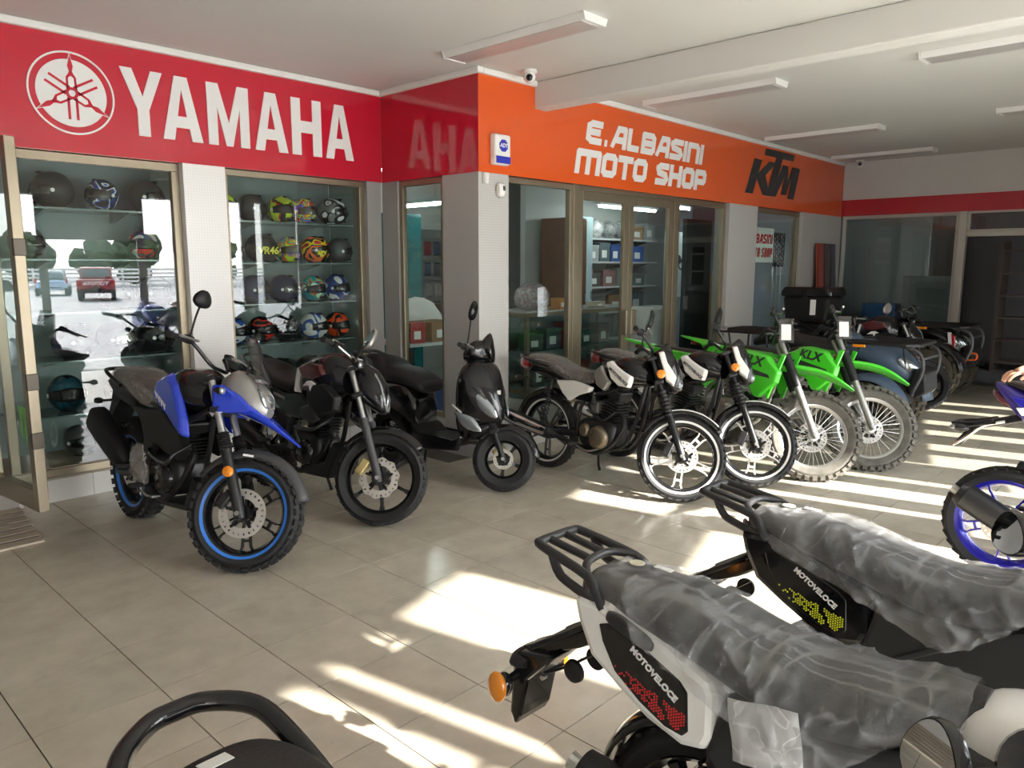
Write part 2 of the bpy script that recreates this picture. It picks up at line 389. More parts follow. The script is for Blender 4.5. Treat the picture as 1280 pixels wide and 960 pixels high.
# side of the shop behind / entrance surround, unlit left end
struct('wall_left', G().span((-3.1, FY(-3)-.1, -.1), (-3, 9.6, CZ)), M['wallw'], smooth=0)
struct('wall_shop_rear', G().span((-3, 9.5, -.1), (12.6, 9.6, CZ)), mat('shop_wall', (.55, .57, .55), .6), smooth=0)
struct('wall_shop_far', G().span((XF, YB+.001, -.1), (XF+.1, 9.5, CZ)), mat('shop_wall_blue', (.40, .44, .50), .6), smooth=0)
struct('floor_shop', G().span((-3, YA+.02, -.12), (XJ, 9.5, .16)).span((XJ+.001, YB+.06, -.12), (XF, 9.5, .02)), mat('shop_floor', (.33, .31, .28), .3), smooth=0)

# shop front on the street side: header and added sun-shaping panels (stands behind the camera)
fr = Rot(math.atan(.3), 'Z')
def front(x0, x1, z0, z1, name, mt, t=.1):
    L = T_((0, -2.6, 0)) @ fr; k = math.sqrt(1.09)
    return struct(name, G().span((x0*k, -t/2, z0), (x1*k, t/2, z1)), mt, smooth=0, L=L)
front(-3, 12.45, 2.76, 3.5, 'wall_front_header', M['wallw'], .25)
S2X = lambda s: (s+.52)/1.06
n_ = 0
for s0, s1, z0 in ((-3.3, 1.84, 1.0), (1.98, 2.12, 0), (2.18, 2.41, 0), (2.50, 2.67, 0), (3.30, 4.84, 2.08), (3.30, 3.42, 0), (4.72, 4.84, 0), (5.34, 5.76, 1.2), (5.34, 5.42, 0), (5.87, 6.13, 0), (6.40, 6.64, 0),
                   (6.76, 7.36, 1.0), (7.8, 8.0, 0), (8.3, 8.75, 0), (9.0, 9.35, 0), (9.6, 10.2, 0), (10.4, 10.8, 0), (11.0, 12.7, 0), (7.4, 11.1, 1.30)):
    front(S2X(s0), S2X(s1), z0, 2.77, 'front_sun_blocker', M['wallw'], .12)  # unseen posts and panels, spaced and raised to cast stripes and shade

M['tint'] = glass_mat('sun_dimming_glass', (.64, .66, .65), 1, .05)  # unseen pane added to soften the sun stripes at the far end
_k = math.sqrt(1.09); _L = T_((0, -2.6, 0)) @ fr
_dimmer = struct('sun_dimming_pane', G().span((S2X(6.60)*_k, -.03, .0), (S2X(11.05)*_k, .03, .05)), M['darkalu'], smooth=0, L=_L)
obj('pane', G().add([(S2X(6.60)*_k, 0, .05), (S2X(11.05)*_k, 0, .05), (S2X(11.05)*_k, 0, 2.76), (S2X(6.60)*_k, 0, 2.76)], [(0, 1, 2, 3)]), M['tint'], _dimmer, smooth=0)
# pillars and plinths
struct('wall_pillar', G().span((2.607, YA, 0), (2.945, YA+.2, 2.452)), grid_mat('white_mosaic', (.90, .89, .87), (.80, .79, .77), .022, .003, .22), smooth=0)
struct('wall_pillar', G().span((XJ-.001, YB+.001, 0), (4.85, 5.10, 2.448)), M['mosaic'], smooth=0)
struct('wall_pillar', G().span((8.80, YB, 0), (9.56, YB+.2, 2.448)), M['mosaic'], smooth=0)
struct('wall_pillar', G().span((10.99, YB, 0), (XF, YB+.2, 2.448)), M['mosaic'], smooth=0)
struct('wall_pillar', G().span((4.33, YA+.02, 0), (XJ, YA+.25, 2.452)).span((XJ, 5.73, 0), (XJ+.08, YA, 2.45)), mat('grey_cladding', (.33, .325, .31), .35, var=.05), smooth=0)
pl = grid_mat('plinth_tile', (.62, .61, .58), (.35, .34, .32), .45, .006, .3)
struct('baseboard_left', G().span((1.32, YA+.005, 0), (2.607, YA+.12, .164)).span((2.945, YA+.005, 0), (4.33, YA+.12, .164)), pl, smooth=0)
struct('baseboard_jog', G().span((XJ+.005, 5.10, 0), (XJ+.1, 5.73, .30)), pl, smooth=0)
struct('baseboard_back', G().span((4.85, YB+.03, 0), (5.80, YB+.12, .12)), pl, smooth=0)

# glazing: frame as structure, pane as its child
def window(name, a, b, fr_w=.045, ax='x', depth=.05, pane='pane', fm='bronzealu', mull=()):
    """rectangular frame between corners a and b (same plane); ax: direction it runs along"""
    g = G(); (x0, y0, z0), (x1, y1, z1) = a, b
    if ax == 'x':
        g.span((x0, y0, z0), (x1, y0+depth, z0+fr_w)).span((x0, y0, z1-fr_w), (x1, y0+depth, z1))
        g.span((x0, y0, z0+fr_w), (x0+fr_w, y0+depth, z1-fr_w)).span((x1-fr_w, y0, z0+fr_w), (x1, y0+depth, z1-fr_w))
        for u in mull: g.span((u-fr_w/2, y0, z0+fr_w), (u+fr_w/2, y0+depth, z1-fr_w))
        q = G().span((x0+fr_w, y0+.5*depth-.003, z0+fr_w), (x1-fr_w, y0+.5*depth+.003, z1-fr_w))
    else:
        g.span((x0, y0, z0), (x0+depth, y1, z0+fr_w)).span((x0, y0, z1-fr_w), (x0+depth, y1, z1))
        g.span((x0, y0, z0+fr_w), (x0+depth, y0+fr_w, z1-fr_w)).span((x0, y1-fr_w, z0+fr_w), (x0+depth, y1, z1-fr_w))
        for u in mull: g.span((x0, u-fr_w/2, z0+fr_w), (x0+depth, u+fr_w/2, z1-fr_w))
        q = G().span((x0+.5*depth-.003, y0+fr_w, z0+fr_w), (x0+.5*depth+.003, y1-fr_w, z1-fr_w))
    # single-surface pane: keep only one face so it is not counted twice
    w = struct(name, g, M[fm], smooth=0, bevel=.004)
    f0 = 2 if ax == 'x' else 0
    gp = G(); gp.v = q.v; gp.f = [q.f[2] if ax == 'x' else q.f[0]]
    obj('pane', gp, M[pane], w, smooth=0)
    return w
window('window_1', (1.31, YA+.07, .164), (2.605, YA+.07, 2.45), .06, 'x', .06, 'paned')
window('window_2', (2.947, YA+.07, .164), (4.33, YA+.07, 2.45), .05, 'x', .06, 'paned')
window('window_3', (XJ+.02, 5.10, .30), (XJ+.02, 5.73, 2.445), .05, 'y', .05)
window('window_4', (4.852, YB+.05, .12), (5.80, YB+.05, 2.445), .05, 'x', .06)
window('window_5', (7.66, YB+.05, .03), (8.80, YB+.05, 2.445), .07, 'x', .06)
window('window_6', (9.56, YB+.05, .25), (10.99, YB+.05, 2.445), .06, 'x', .06)
window('window_7', (XF+.01, 2.98, .1), (XF+.01, YB-.02, 2.455), .05, 'y', .06, fm='wframe') if False else None
M['wframe'] = mat('pale_aluminium', (.55, .53, .48), .4, .3)
window('window_7', (XF+.01, 2.98, .1), (XF+.01, YB-.02, 2.455), .05, 'y', .06, fm='wframe')
struct('trim_6', G().span((XF-.05, 2.88, 0), (XF+.07, 2.98, 2.455)).span((XF-.02, 1.1, 2.10), (XF+.06, 2.88, 2.17)), M['wframe'], smooth=0, bevel=.006)
window('window_8', (XF+.01, 1.1, 2.17), (XF+.01, 2.88, 2.455), .03, 'y', .04, fm='wframe')

# entrance doors of the shop: two glazed leaves
def leaf(name, x0, x1, y, z0=.03, z1=2.40, hand=1):
    g = G(); w = .085
    g.span((x0, y, z0), (x0+w, y+.045, z1)).span((x1-w, y, z0), (x1, y+.045, z1)).span((x0+w, y, z1-w), (x1-w, y+.045, z1)).span((x0+w, y, z0), (x1-w, y+.045, z0+.16))
    d = struct(name, g, M['bronzealu'], smooth=0, bevel=.004)
    gp = G().add([(x0+w, y+.02, z0+.16), (x1-w, y+.02, z0+.16), (x1-w, y+.02, z1-w), (x0+w, y+.02, z1-w)], [(0, 1, 2, 3)])
    obj('pane', gp, M['pane'], d, smooth=0)
    hx = x1-w/2 if hand > 0 else x0+w/2
    obj('door_handle', G().span((hx-.05, y-.06, .95), (hx+.05, y-.005, 1.22)), M['bronzealu'], d, smooth=0, bevel=.01)
    return d
struct('trim_7', G().span((5.80, YB+.04, .0), (5.87, YB+.12, 2.448)).span((7.60, YB+.04, 0), (7.66, YB+.12, 2.448)).span((5.87, YB+.04, 2.40), (7.60, YB+.12, 2.448)), M['bronzealu'], smooth=0, bevel=.004)
leaf('door_1', 5.875, 6.735, YB+.055, hand=1)
leaf('door_2', 6.74, 7.595, YB+.055, hand=-1)
# open glazed door on the far side of window 1
DX, DY0, DY1 = 1.255, 5.19, 5.95
g = G(); w = .07
dl = lambda y, z0, z1, a, b: None
g.span((DX-.03, DY0, .17), (DX+.03, DY0+w, 2.41)).span((DX-.03, DY1-w, .17), (DX+.03, DY1, 2.41)).span((DX-.03, DY0+w, 2.33), (DX+.03, DY1-w, 2.41)).span((DX-.03, DY0+w, .17), (DX+.03, DY1-w, .30))
Ld = T_((1.30, 5.19, 0)) @ Rot(rad(6.5), 'Z') @ T_((-1.30, -5.19, 0)) @ T_((.025, 0, 0))
d3 = struct('door_3', g, M['bronzealu'], smooth=0, bevel=.004, L=Ld)
obj('pane', G().add([(DX, DY0+w, .30), (DX, DY1-w, .30), (DX, DY1-w, 2.33), (DX, DY0+w, 2.33)], [(0, 1, 2, 3)]), M['pane'], d3, smooth=0)
for z in (.98, 1.78, .62): obj('hinge', G().span((DX-.034, DY0-.008, z-.05), (DX+.034, DY0+.02, z+.05)), M['darkalu'], d3, smooth=0, bevel=.004)
hp = obj('pull_plate', G().span((DX+.012, DY0+.14, 1.03), (DX+.03, DY0+.22, 1.32)), mat('brass_plate', (.62, .45, .22), .35, .5), d3, smooth=0, bevel=.006)
obj('pull_handle', G().tube([(DX+.03, DY0+.18, 1.09), (DX+.055, DY0+.18, 1.12), (DX+.055, DY0+.18, 1.23), (DX+.03, DY0+.18, 1.26)], .012, k=4), M['black'], hp)
gm = mat('green_sticker', (.18, .55, .05), .5)
for k, (dy, dz, h) in enumerate(((0, 0, .17), (.055, -.01, .24), (.11, 0, .16))):
    yy = DY0+.13+dy
    obj('claw_sticker', G().prism([(yy-.028, .80), (yy+.026, .81), (yy+.014, .70+dz), (yy+.018, .62+dz), (yy+.002, .80-h), (yy-.004, .66), (yy-.012, .60), (yy-.012, .74)], DX+.001, DX+.004, 'x'), gm, d3, smooth=0)

# doormat of pale boards
mt = thing('doormat', 'pale striped slatted doormat lying before the open glass door', 'mat', (.85, 5.1, .0))
wd = mat('pale_wood', (.50, .43, .33), .6, var=.25, vscale=9); dk = mat('dark_strip', (.09, .06, .06), .7)
for k in range(9):
    obj('slat', G().span((-.6, .03+k*.125, 0), (.40+.012*k, .03+k*.125+.10, .014)), wd, mt, smooth=0, bevel=.003)
    if k < 8: obj('dark_slat', G().span((-.6, .132+k*.125, 0), (.402+.012*k, .153+k*.125, .011)), dk, mt, smooth=0)

# ---------------------------------------------------------------- ceiling lights, cameras, alarm
lw = mat('lamp_housing', (.75, .75, .73), .4)
lg = mat('lamp_louvre', (.50, .48, .47), .35, .2)
def ceiling_light(x, y, label, L=1.33):
    t = thing('ceiling_light', label, 'lamp', (x, y, CZ))
    obj('housing', G().prism([(-.125, 0), (.125, 0), (.105, -.045), (-.105, -.045)], -L/2, L/2, 'y'), lw, t, smooth=0, bevel=.004)
    obj('louvre', G().span((-.095, -L/2+.03, -.050), (.095, L/2-.03, -.040)), lg, t, smooth=0, bevel=.003)
    for s_ in (-1, 1): obj('end_cap', G().prism([(-.128, 0), (.128, 0), (.108, -.05), (-.108, -.05)], s_*L/2, s_*(L/2+.012), 'y'), lw, t, smooth=0)
    return t
ceiling_light(4.12, 3.85, 'long pale ceiling light over the red fascia corner, left of the beam')
ceiling_light(6.59, 3.72, 'ceiling light just beyond the downstand beam, over the orange fascia lettering')
ceiling_light(9.41, 3.80, 'slim ceiling light high above the black three letter sign, nearer of two there')
ceiling_light(11.66, 3.84, 'farthest ceiling light, by the white far wall and orange fascia end')
ceiling_light(6.59, 1.25, 'ceiling light beyond the beam, nearest the right edge of the photo')
ceiling_light(9.37, 1.30, 'small ceiling light at the right edge, before the white far wall')
def dome_cam(x, y, z, label, r=.045):
    t = thing('security_camera', label, 'camera', (x, y, z))
    obj('base', G().lathe([(.0, 0), (r*1.25, 0), (r*1.25, -.02), (r*.9, -.03), (0, -.03)], 20, 'z'), lw, t)
    e = obj('eyeball', G().ball((0, 0, -.055), r, 16, 10), lw, t)
    dv = (V((0, 0, 1.675))-V((x, y, z))).normalized(); R = dv.to_track_quat('Z', 'Y').to_matrix()
    obj('lens', G().lathe([(0, .006), (r*.55, .0), (r*.5, -.01)], 16, 'z', c=V((0, 0, -.055))+dv*r*.93, R=R), M['gloss'], e)
dome_cam(4.86, 4.42, CZ, 'white dome security camera on the ceiling beside the orange fascia corner', .05)
dome_cam(12.25, 4.35, CZ, 'small dark-eyed security camera where ceiling meets the far white wall', .05)
al = thing('alarm_box', 'white rounded alarm box with blue badge on the orange fascia corner', 'alarm', (4.715, YB, 2.64))
obj('casing', G().prism([(-.10, -.13), (.10, -.13), (.10, .13), (-.10, .13)], 0, -.07, 'y', .06), M['white'], al, bevel=.02, smooth=0)
bl = mat('badge_blue', (.03, .04, .42), .3)
obj('blue_strip', G().span((-.085, -.074, -.115), (.085, -.066, -.055)), bl, al, smooth=0, bevel=.004)
bd = obj('badge', G().prism([(.052*cos(rad(22.5+45*i)), .03+.052*sin(rad(22.5+45*i))) for i in range(8)], -.07, -.075, 'y'), bl, al, smooth=0)
obj('lettering', text_mesh('ADT', .045, .001, .15, .001, mt=M['letter']), None, bd, T_((0, -.0755, .03)) @ RX)
sn = thing('motion_sensor', 'white motion sensor low on the corner pillar front', 'sensor', (4.725, YB, 2.31))
obj('casing', G().body([(-.035, 0, .02, .05), (-.02, 0, .032, .06), (.02, 0, .032, .06), (.035, 0, .02, .05)], 3, 14, -.028), M['white'], sn)
obj('lens_window', G().span((-.005, -.064, -.005), (.022, -.052, .035)), M['greyp'], sn, smooth=0, bevel=.004)
s2 = tag(obj('sensor_horn', G().prism([(-.03, .0), (.03, .0), (.022, -.10), (-.022, -.10)], 0, -.04, 'y', .1), M['white'], None, T_((4.555, YB, 2.448)), smooth=0, bevel=.01), 'small white wedge sensor hanging under the orange fascia corner', 'sensor')

# ---------------------------------------------------------------- signs
sg = thing('shop_sign', 'white block letters and tuning fork emblem on the red fascia', 'sign', (0, YA, 0))
ZB, ZT = 2.616, 3.083; HH = ZT-ZB
def let(poly, x0, w, name='letter', parent=sg, mt='letter', y=0, zb=ZB, h=HH, d=.008):
    return obj(name, G().prism([(x0+u*w, zb+v*h) for u, v in poly], y, y-d, 'y'), M[mt], parent, smooth=0)
PY = [(0, 1), (.28, 1), (.5, .60), (.72, 1), (1, 1), (.64, .40), (.64, 0), (.36, 0), (.36, .40)]
def let_hole(outer, hole, **k): pass
PA = [(0, 0), (.34, 1), (.66, 1), (1, 0), (.72, 0), (.655, .22), (.345, .22), (.40, .40), (.60, .40), (.50, .80), (.40, .40), (.345, .22), (.28, 0)]
PM = [(0, 0), (0, 1), (.27, 1), (.5, .38), (.73, 1), (1, 1), (1, 0), (.77, 0), (.77, .62), (.58, 0), (.42, 0), (.23, .62), (.23, 0)]
PH = [(0, 0), (0, 1), (.30, 1), (.30, .61), (.70, .61), (.70, 1), (1, 1), (1, 0), (.70, 0), (.70, .40), (.30, .40), (.30, 0)]
def letterA(x0, w):
    g = G(); f = lambda P: [(x0+u*w, ZB+v*HH) for u, v in P]
    g.prism(f([(0, 0), (.34, 1), (.5, 1), (.5, .80), (.28, 0)]), 0, -.008, 'y').prism(f([(1, 0), (.66, 1), (.5, 1), (.5, .80), (.72, 0)]), 0, -.008, 'y')
    g.prism(f([(.33, .20), (.38, .38), (.62, .38), (.67, .20)]), -.0001, -.0079, 'y')
    obj('letter', g, M['letter'], sg, smooth=0)
let(PY, 2.192, .30); letterA(2.475, .305); let(PM, 2.825, .345); letterA(3.215, .30); let(PH, 3.555, .29); letterA(3.885, .292)
em = obj('emblem_ring', G().lathe([(.274, 0), (.274, -.007), (.262, -.007), (.262, 0)], 64, 'y', closed=True), M['letter'], sg, T_((1.872, 0, 2.845)), smooth=30)
obj('emblem_disc', G().lathe([(0, -.005), (.222, -.005), (.222, 0)], 64, 'y'), M['letter'], em, smooth=30)
def ring_poly(g, P, ang, y=-.0052, d=.003):
    ca, sa = cos(ang), sin(ang); g.prism([(u*ca-v*sa, u*sa+v*ca) for u, v in P], y, y-d, 'y')
for k in range(3):
    a = k*2*pi/3; g = G(); w_ = G()
    ring_poly(w_, [(-.022, .175), (0, .268), (.022, .175)], a, -.0051, .001)
    ring_poly(g, [(-.007, .135), (-.018, .178), (0, .252), (.018, .178), (.007, .135)], a, -.0062, .002)
    ring_poly(g, [(-.018, .125), (-.032, .105), (-.034, .03), (-.02, .02), (-.018, .10), (0, .115), (.018, .10), (.02, .02), (.034, .03), (.032, .105), (.018, .125), (.007, .145), (-.007, .145)], a)
    for s_ in (-1, 1): ring_poly(g, [(s_*.018, -.03), (s_*.034, -.03), (s_*.034, -.175), (s_*.018, -.175)], a)
    ring_poly(g, [(-.034, .02), (.034, .02), (.034, .036), (-.034, .036)], a)
    obj('fork_tip', w_, M['letter'], em, smooth=0); obj('fork_mark', g, M['red'], em, smooth=0)
obj('hub_mark', G().lathe([(.022, -.0084), (.040, -.0084), (.040, -.004)], 24, 'y'), M['red'], em)

# stroke lettering with squared techno forms, drawn on a 0..1 grid
STK = {'E': [[(1, 1), (.25, 1), (0, .85), (0, .15), (.25, 0), (1, 0)], [(0, .52), (.85, .52)]], '.': [[(.2, 0), (.3, 0)]],
 'A': [[(0, -.1), (.42, 1), (1, 1), (1, -.1)], [(.3, .33), (1, .33)]], 'L': [[(0, 1.1), (0, 0), (.95, 0)]],
 'B': [[(0, -.1), (0, 1), (.85, 1), (1, .85), (1, .6), (.85, .5), (1, .4), (1, .12), (.88, 0), (.1, 0)], [(.1, .5), (.85, .5)]],
 'S': [[(1.05, 1), (.25, 1), (0, .85), (.15, .58), (.85, .45), (1, .2), (.85, 0), (-.05, 0)]], 'I': [[(0, -.1), (0, 1.1)]],
 'N': [[(0, -.1), (0, 1), (.85, 1), (1, .82), (1, -.1)]], 'M': [[(0, -.1), (0, 1), (1, 1), (1, -.1)], [(.5, 1), (.5, -.1)]],
 'O': [[(.2, 1), (.85, 1), (1, .86), (1, .14), (.85, 0), (.15, 0), (0, .14), (0, .86), (.2, 1)]],
 'T': [[(-.1, 1), (1.1, 1)], [(.5, 1), (.5, -.1)]], 'H': [[(0, -.1), (0, 1.1)], [(1, -.1), (1, 1.1)], [(0, .5), (1, .5)]],
 'P': [[(0, -.1), (0, 1), (.9, 1), (1, .85), (1, .5), (.9, .38), (.1, .38)]]}
WID = {'I': .0, '.': .2, 'M': 1.75, 'L': .85}
def stroke_letter(ch, x0, zb, w, h, th, shear, y, d):
    g = G(); k = 0
    for pl_ in STK[ch]:
        for (a, b), (c_, e) in zip(pl_, pl_[1:]):
            p = V((a*w, b*(h-th)+th/2)); q = V((c_*w, e*(h-th)+th/2)); t = (q-p); L = t.length
            if L < 1e-6: continue
            t /= L; nn = V((-t.y, t.x))*th/2; ext = t*th*.28
            P = [p-ext+nn, p-ext-nn, q+ext-nn, q+ext+nn]
            g.prism([(x0+u.x+shear*u.y, zb+min(max(u.y, 0), h)) for u in P], y, y-d-k*.00004, 'y'); k += 1
    return g
def stroke_text(s, x0, x1, zb, h, th, shear, parent, mt, y=0, d=.006):
    tot = sum(.55 if c_ == ' ' else (WID.get(c_, 1)+.0) for c_ in s); gaps = len(s)-1
    gap = th*1.28; w = ((x1-x0)-gaps*gap-th-shear*h*.6)/tot; x = x0+th/2
    for c_ in s:
        if c_ == ' ': x += .55*w+gap*.6; continue
        ww = WID.get(c_, 1)*w
        obj('letter', stroke_letter(c_, x, zb, ww if ww else w*.01, h, th, shear, y, d), M[mt], parent, smooth=0); x += ww+gap
os_ = thing('shop_sign', 'two lines of white slanted letters on the orange fascia', 'sign', (0, YB, 0))
stroke_text('E.ALBASINI', 5.90, 8.10, 2.835, .225, .064, .18, os_, 'letter')
stroke_text('MOTO SHOP', 5.74, 8.22, 2.545, .235, .068, .18, os_, 'letter')
ks = thing('shop_sign', 'charcoal three letter logo on the far end of the orange fascia', 'sign', (0, YB, 0))
kz0, kh, kx, kw = 2.60, .44, 9.17, 1.62
def kp(P, k=0): obj('letter', G().prism([(kx+(u+.16*v)*kw*.86, kz0+v*kh) for u, v in P], 0, -.006-k*.0005, 'y'), M['darklet'], ks, smooth=0)
kp([(0, 0), (0, 1), (.15, 1), (.15, .62), (.30, 1), (.46, 1), (.30, .58), (.46, .14), (.56, .14), (.56, 0), (.36, 0), (.15, .44), (.15, 0)])
kp([(.17, 1.16), (.17, 1.36), (.80, 1.36), (.80, 1.16), (.56, 1.16), (.56, .14), (.42, .14), (.42, 1.16)], 1)
kp([(.50, 0), (.62, 0), (.64, .1), (.70, .66), (.73, .1), (.84, .1), (.86, .62), (.90, 0), (1.04, 0), (1.0, .98), (.82, .98), (.80, .55), (.72, .98), (.60, .98)], 2)
# ================================================================ motorcycle parts (local frame: x forward, y to the rider's left, z up, rear tyre contact at the origin)
def xf(g, Mx): g.v = [tuple(Mx @ V(p)) for p in g.v]; return g
def rod(p0, p1, secs, k=3, n=16, roll=0):
    """super-elliptic body laid from p0 to p1; secs: (t, half width, half height, exponent)"""
    p0, p1 = V(p0), V(p1); d = p1-p0; L = d.length
    g = G().body([(t*L, 0, a, b, p, 0) for t, a, b, p in secs], k, n)
    R = d.to_track_quat('X', 'Z').to_matrix().to_4x4()
    return xf(g, T_(p0) @ R @ Rot(roll, 'X'))
def film_over(g, amt=.006, amp=.006, sc=(9, 22, 14), seed=0, ridge=True, ns=1):
    me = g.mesh('tmp', None, 0); out = G(); out.f = list(g.f); s = V(sc)
    nr = [v.normal.copy() for v in me.vertices]
    for v, q in zip(me.vertices, nr):
        p = v.co; f = noise.noise(V((p.x*s.x+seed, p.y*s.y, p.z*s.z)))
        if ridge: f = 1-2*abs(f)
        out.v.append(tuple(p + q*(amt + amp*max(-.6, f))))
    bpy.data.meshes.remove(me); return out
_mc = {}
def shared(key, fn):
    if key not in _mc: _mc[key] = fn()
    return _mc[key]
def wheel(root, L, R, w, rr, rim='gloss', tyre='rubber', spokes=('cast', 6), disc=.13, stripe=None, knob=None, side=-1, rimw=None, disc2=False, key=None, wavy=0, lip=None):
    h = w/2
    prof = [(rr-.004, -h*.62), (rr+.012, -h*.80), ((R+rr)/2, -h), (R-.028, -h*.90), (R-.010, -h*.62), (R-.002, -h*.3), (R, 0)]
    prof += [(r, -t) for r, t in prof[-2::-1]]
    g = G().lathe(prof, 56, 'y', closed=True)
    if knob:
        n, hh, size = knob
        for j in range(n):
            for row in (-1, 0, 1):
                a = 2*pi*(j + (.5 if row == 0 else 0))/n
                rad_ = R + hh*.35 - (.016 if row else 0); yy = row*h*.72
                Rm = Matrix.Rotation(-a, 3, 'Y') @ Matrix.Rotation(row*rad(-28), 3, 'Z') if row else Matrix.Rotation(-a, 3, 'Y')
                g.box((rad_*cos(a), yy, rad_*sin(a)), (hh*1.5, size*w*(.34 if row else .36), 2*pi*R/n*.60), Rm)
    else:                                            # moulded tread blocks standing proud of the carcass
        n = 34
        for j in range(n):
            for row in (-1, 1):
                a = 2*pi*(j + (.25 if row > 0 else 0))/n
                g.box(((R-.0125-.09*h)*cos(a), row*h*.55, (R-.0125-.09*h)*sin(a)), (.009, h*.52, 2*pi*R/n*.70), Matrix.Rotation(-a, 3, 'Y') @ Matrix.Rotation(row*rad(-24), 3, 'Z') @ Matrix.Rotation(row*.36, 3, 'X'))
    W = obj("wheel", g, M[tyre], root, L, smooth=32)
    rw = (rimw or w*.62)/2
    obj('rim', G().lathe([(rr+.004, -rw), (rr+.012, -rw*1.02), (rr+.010, -rw*.86), (rr-.012, -rw*.7), (rr-.022, -rw*.3), (rr-.022, rw*.3), (rr-.012, rw*.7), (rr+.010, rw*.86), (rr+.012, rw*1.02), (rr+.004, rw), (rr-.010, rw*.95), (rr-.028, rw*.35), (rr-.028, -rw*.35), (rr-.010, -rw*.95)], 48, 'y', closed=True), M[rim], W)
    if stripe:
        for s in (-1, 1): obj('rim_stripe', G().lathe([(rr+.017, s*h*.84), (rr+.017, s*h*.90), (rr+.002, s*h*.80), (rr+.002, s*h*.60)], 48, 'y', closed=True), M[stripe], W)
    kind, n = spokes[0], spokes[1]; sm = M[spokes[2]] if len(spokes) > 2 else M[rim]
    if kind == 'cast':
        sp = G().loft([[(x, y*a, z*b) for y, z in ((-1, -1), (1, -1), (1, 1), (-1, 1))] for x, a, b in ((.03, .026, .017), (.09, .018, .011), (rr-.06, .014, .010), (rr-.028, .018, .017))]).mesh('spoke', sm, 0)
        for k in range(n): obj('spoke', sp, None, W, Rot(-2*pi*k/n+.3, 'Y'))
    elif kind == 'twin':
        g = G()
        for s in (-1, 1):
            g.loft([[(x, y*.011, z*.005+s*o) for y, z in ((-1, -1), (1, -1), (1, 1), (-1, 1))] for x, o in ((.035, .012), (.10, .020), (rr-.05, .024), (rr-.028, .034))])
        g.span((rr-.09, -.012, -.024), (rr-.075, .012, .024)); sp = g.mesh('spoke', sm, 0)
        for k in range(n): obj('spoke', sp, None, W, Rot(-2*pi*k/n+.3, 'Y'))
    elif kind == 'wire':
        g = G()
        for k in range(n):
            a = 2*pi*k/n; s = 1 if k % 2 else -1; b = a + (.42 if (k//2) % 2 else -.42)
            g.tube([(.030*cos(b), s*.032, .030*sin(b)), ((rr-.025)*cos(a), s*.006, (rr-.025)*sin(a))], .0026, 5)
        obj('wire_spokes', g, M['steel' if len(spokes) < 3 else spokes[2]], W, kind='stuff')
    obj('hub', G().lathe([(0, -.075), (.016, -.075), (.02, -.05), (.042, -.045), (.045, -.02), (.03, -.012), (.03, .012), (.045, .02), (.042, .045), (.02, .05), (.016, .075), (0, .075)], 20, 'y'), M['steel' if kind == 'wire' else rim], W)
    if disc:
        for s in ((side, -side) if disc2 else (side,)):
            y = s*.062; n = 72; g = G(); rs = [disc*.60, disc*.70, disc*.80, disc*.90, disc]
            vs = []
            for j in range(n):
                a = 2*pi*j/n
                for i, r in enumerate(rs):
                    if wavy and i == 4: r *= 1 - wavy*.5*(1+cos(a*10))
                    for t in (-.002, .002): vs.append((r*cos(a), y+t, r*sin(a)))
            fs = []; q = len(rs)*2
            for j in range(n):
                j2 = (j+1) % n
                for i in range(len(rs)-1):
                    if i in (1, 2) and (j*2+i*3) % 6 == 0: continue
                    for t in (0, 1):
                        a_, b_, c_, d_ = j*q+i*2+t, j*q+(i+1)*2+t, j2*q+(i+1)*2+t, j2*q+i*2+t
                        fs.append((a_, b_, c_, d_) if t == 0 else (d_, c_, b_, a_))
                fs.append((j*q+8, j*q+9, j2*q+9, j2*q+8)); fs.append((j*q+1, j*q, j2*q, j2*q+1))
            g.add(vs, fs); D = obj('brake_disc', g, M['disc'], W, smooth=20)
            c = G()
            for k in range(5):
                a = 2*pi*k/5+.2
                c.tube([(.035*cos(a), y*.9, .035*sin(a)), (disc*.66*cos(a+.25), y, disc*.66*sin(a+.25))], .010, 6)
                c.lathe([(0, y-.012), (.009, y-.012), (.009, y+.012), (0, y+.012)], 10, 'y', c=(disc*.64*cos(a+.25), 0, disc*.64*sin(a+.25)))
            c.lathe([(.05, y-.004), (.05, y+.004), (.02, y+.004), (.02, y-.004)], 20, 'y', closed=True)
            obj('disc_carrier', c, M['gloss'], W)
    return W
def steering(wb, R, rake, delta, off=.05):
    A = V((wb, 0, R)); u = V((-sin(rad(rake)), 0, cos(rad(rake))))
    p = A - V((off, 0, 0)); S = T_(p) @ Matrix.Rotation(rad(delta), 4, u) @ T_(-p)
    return A, u, S
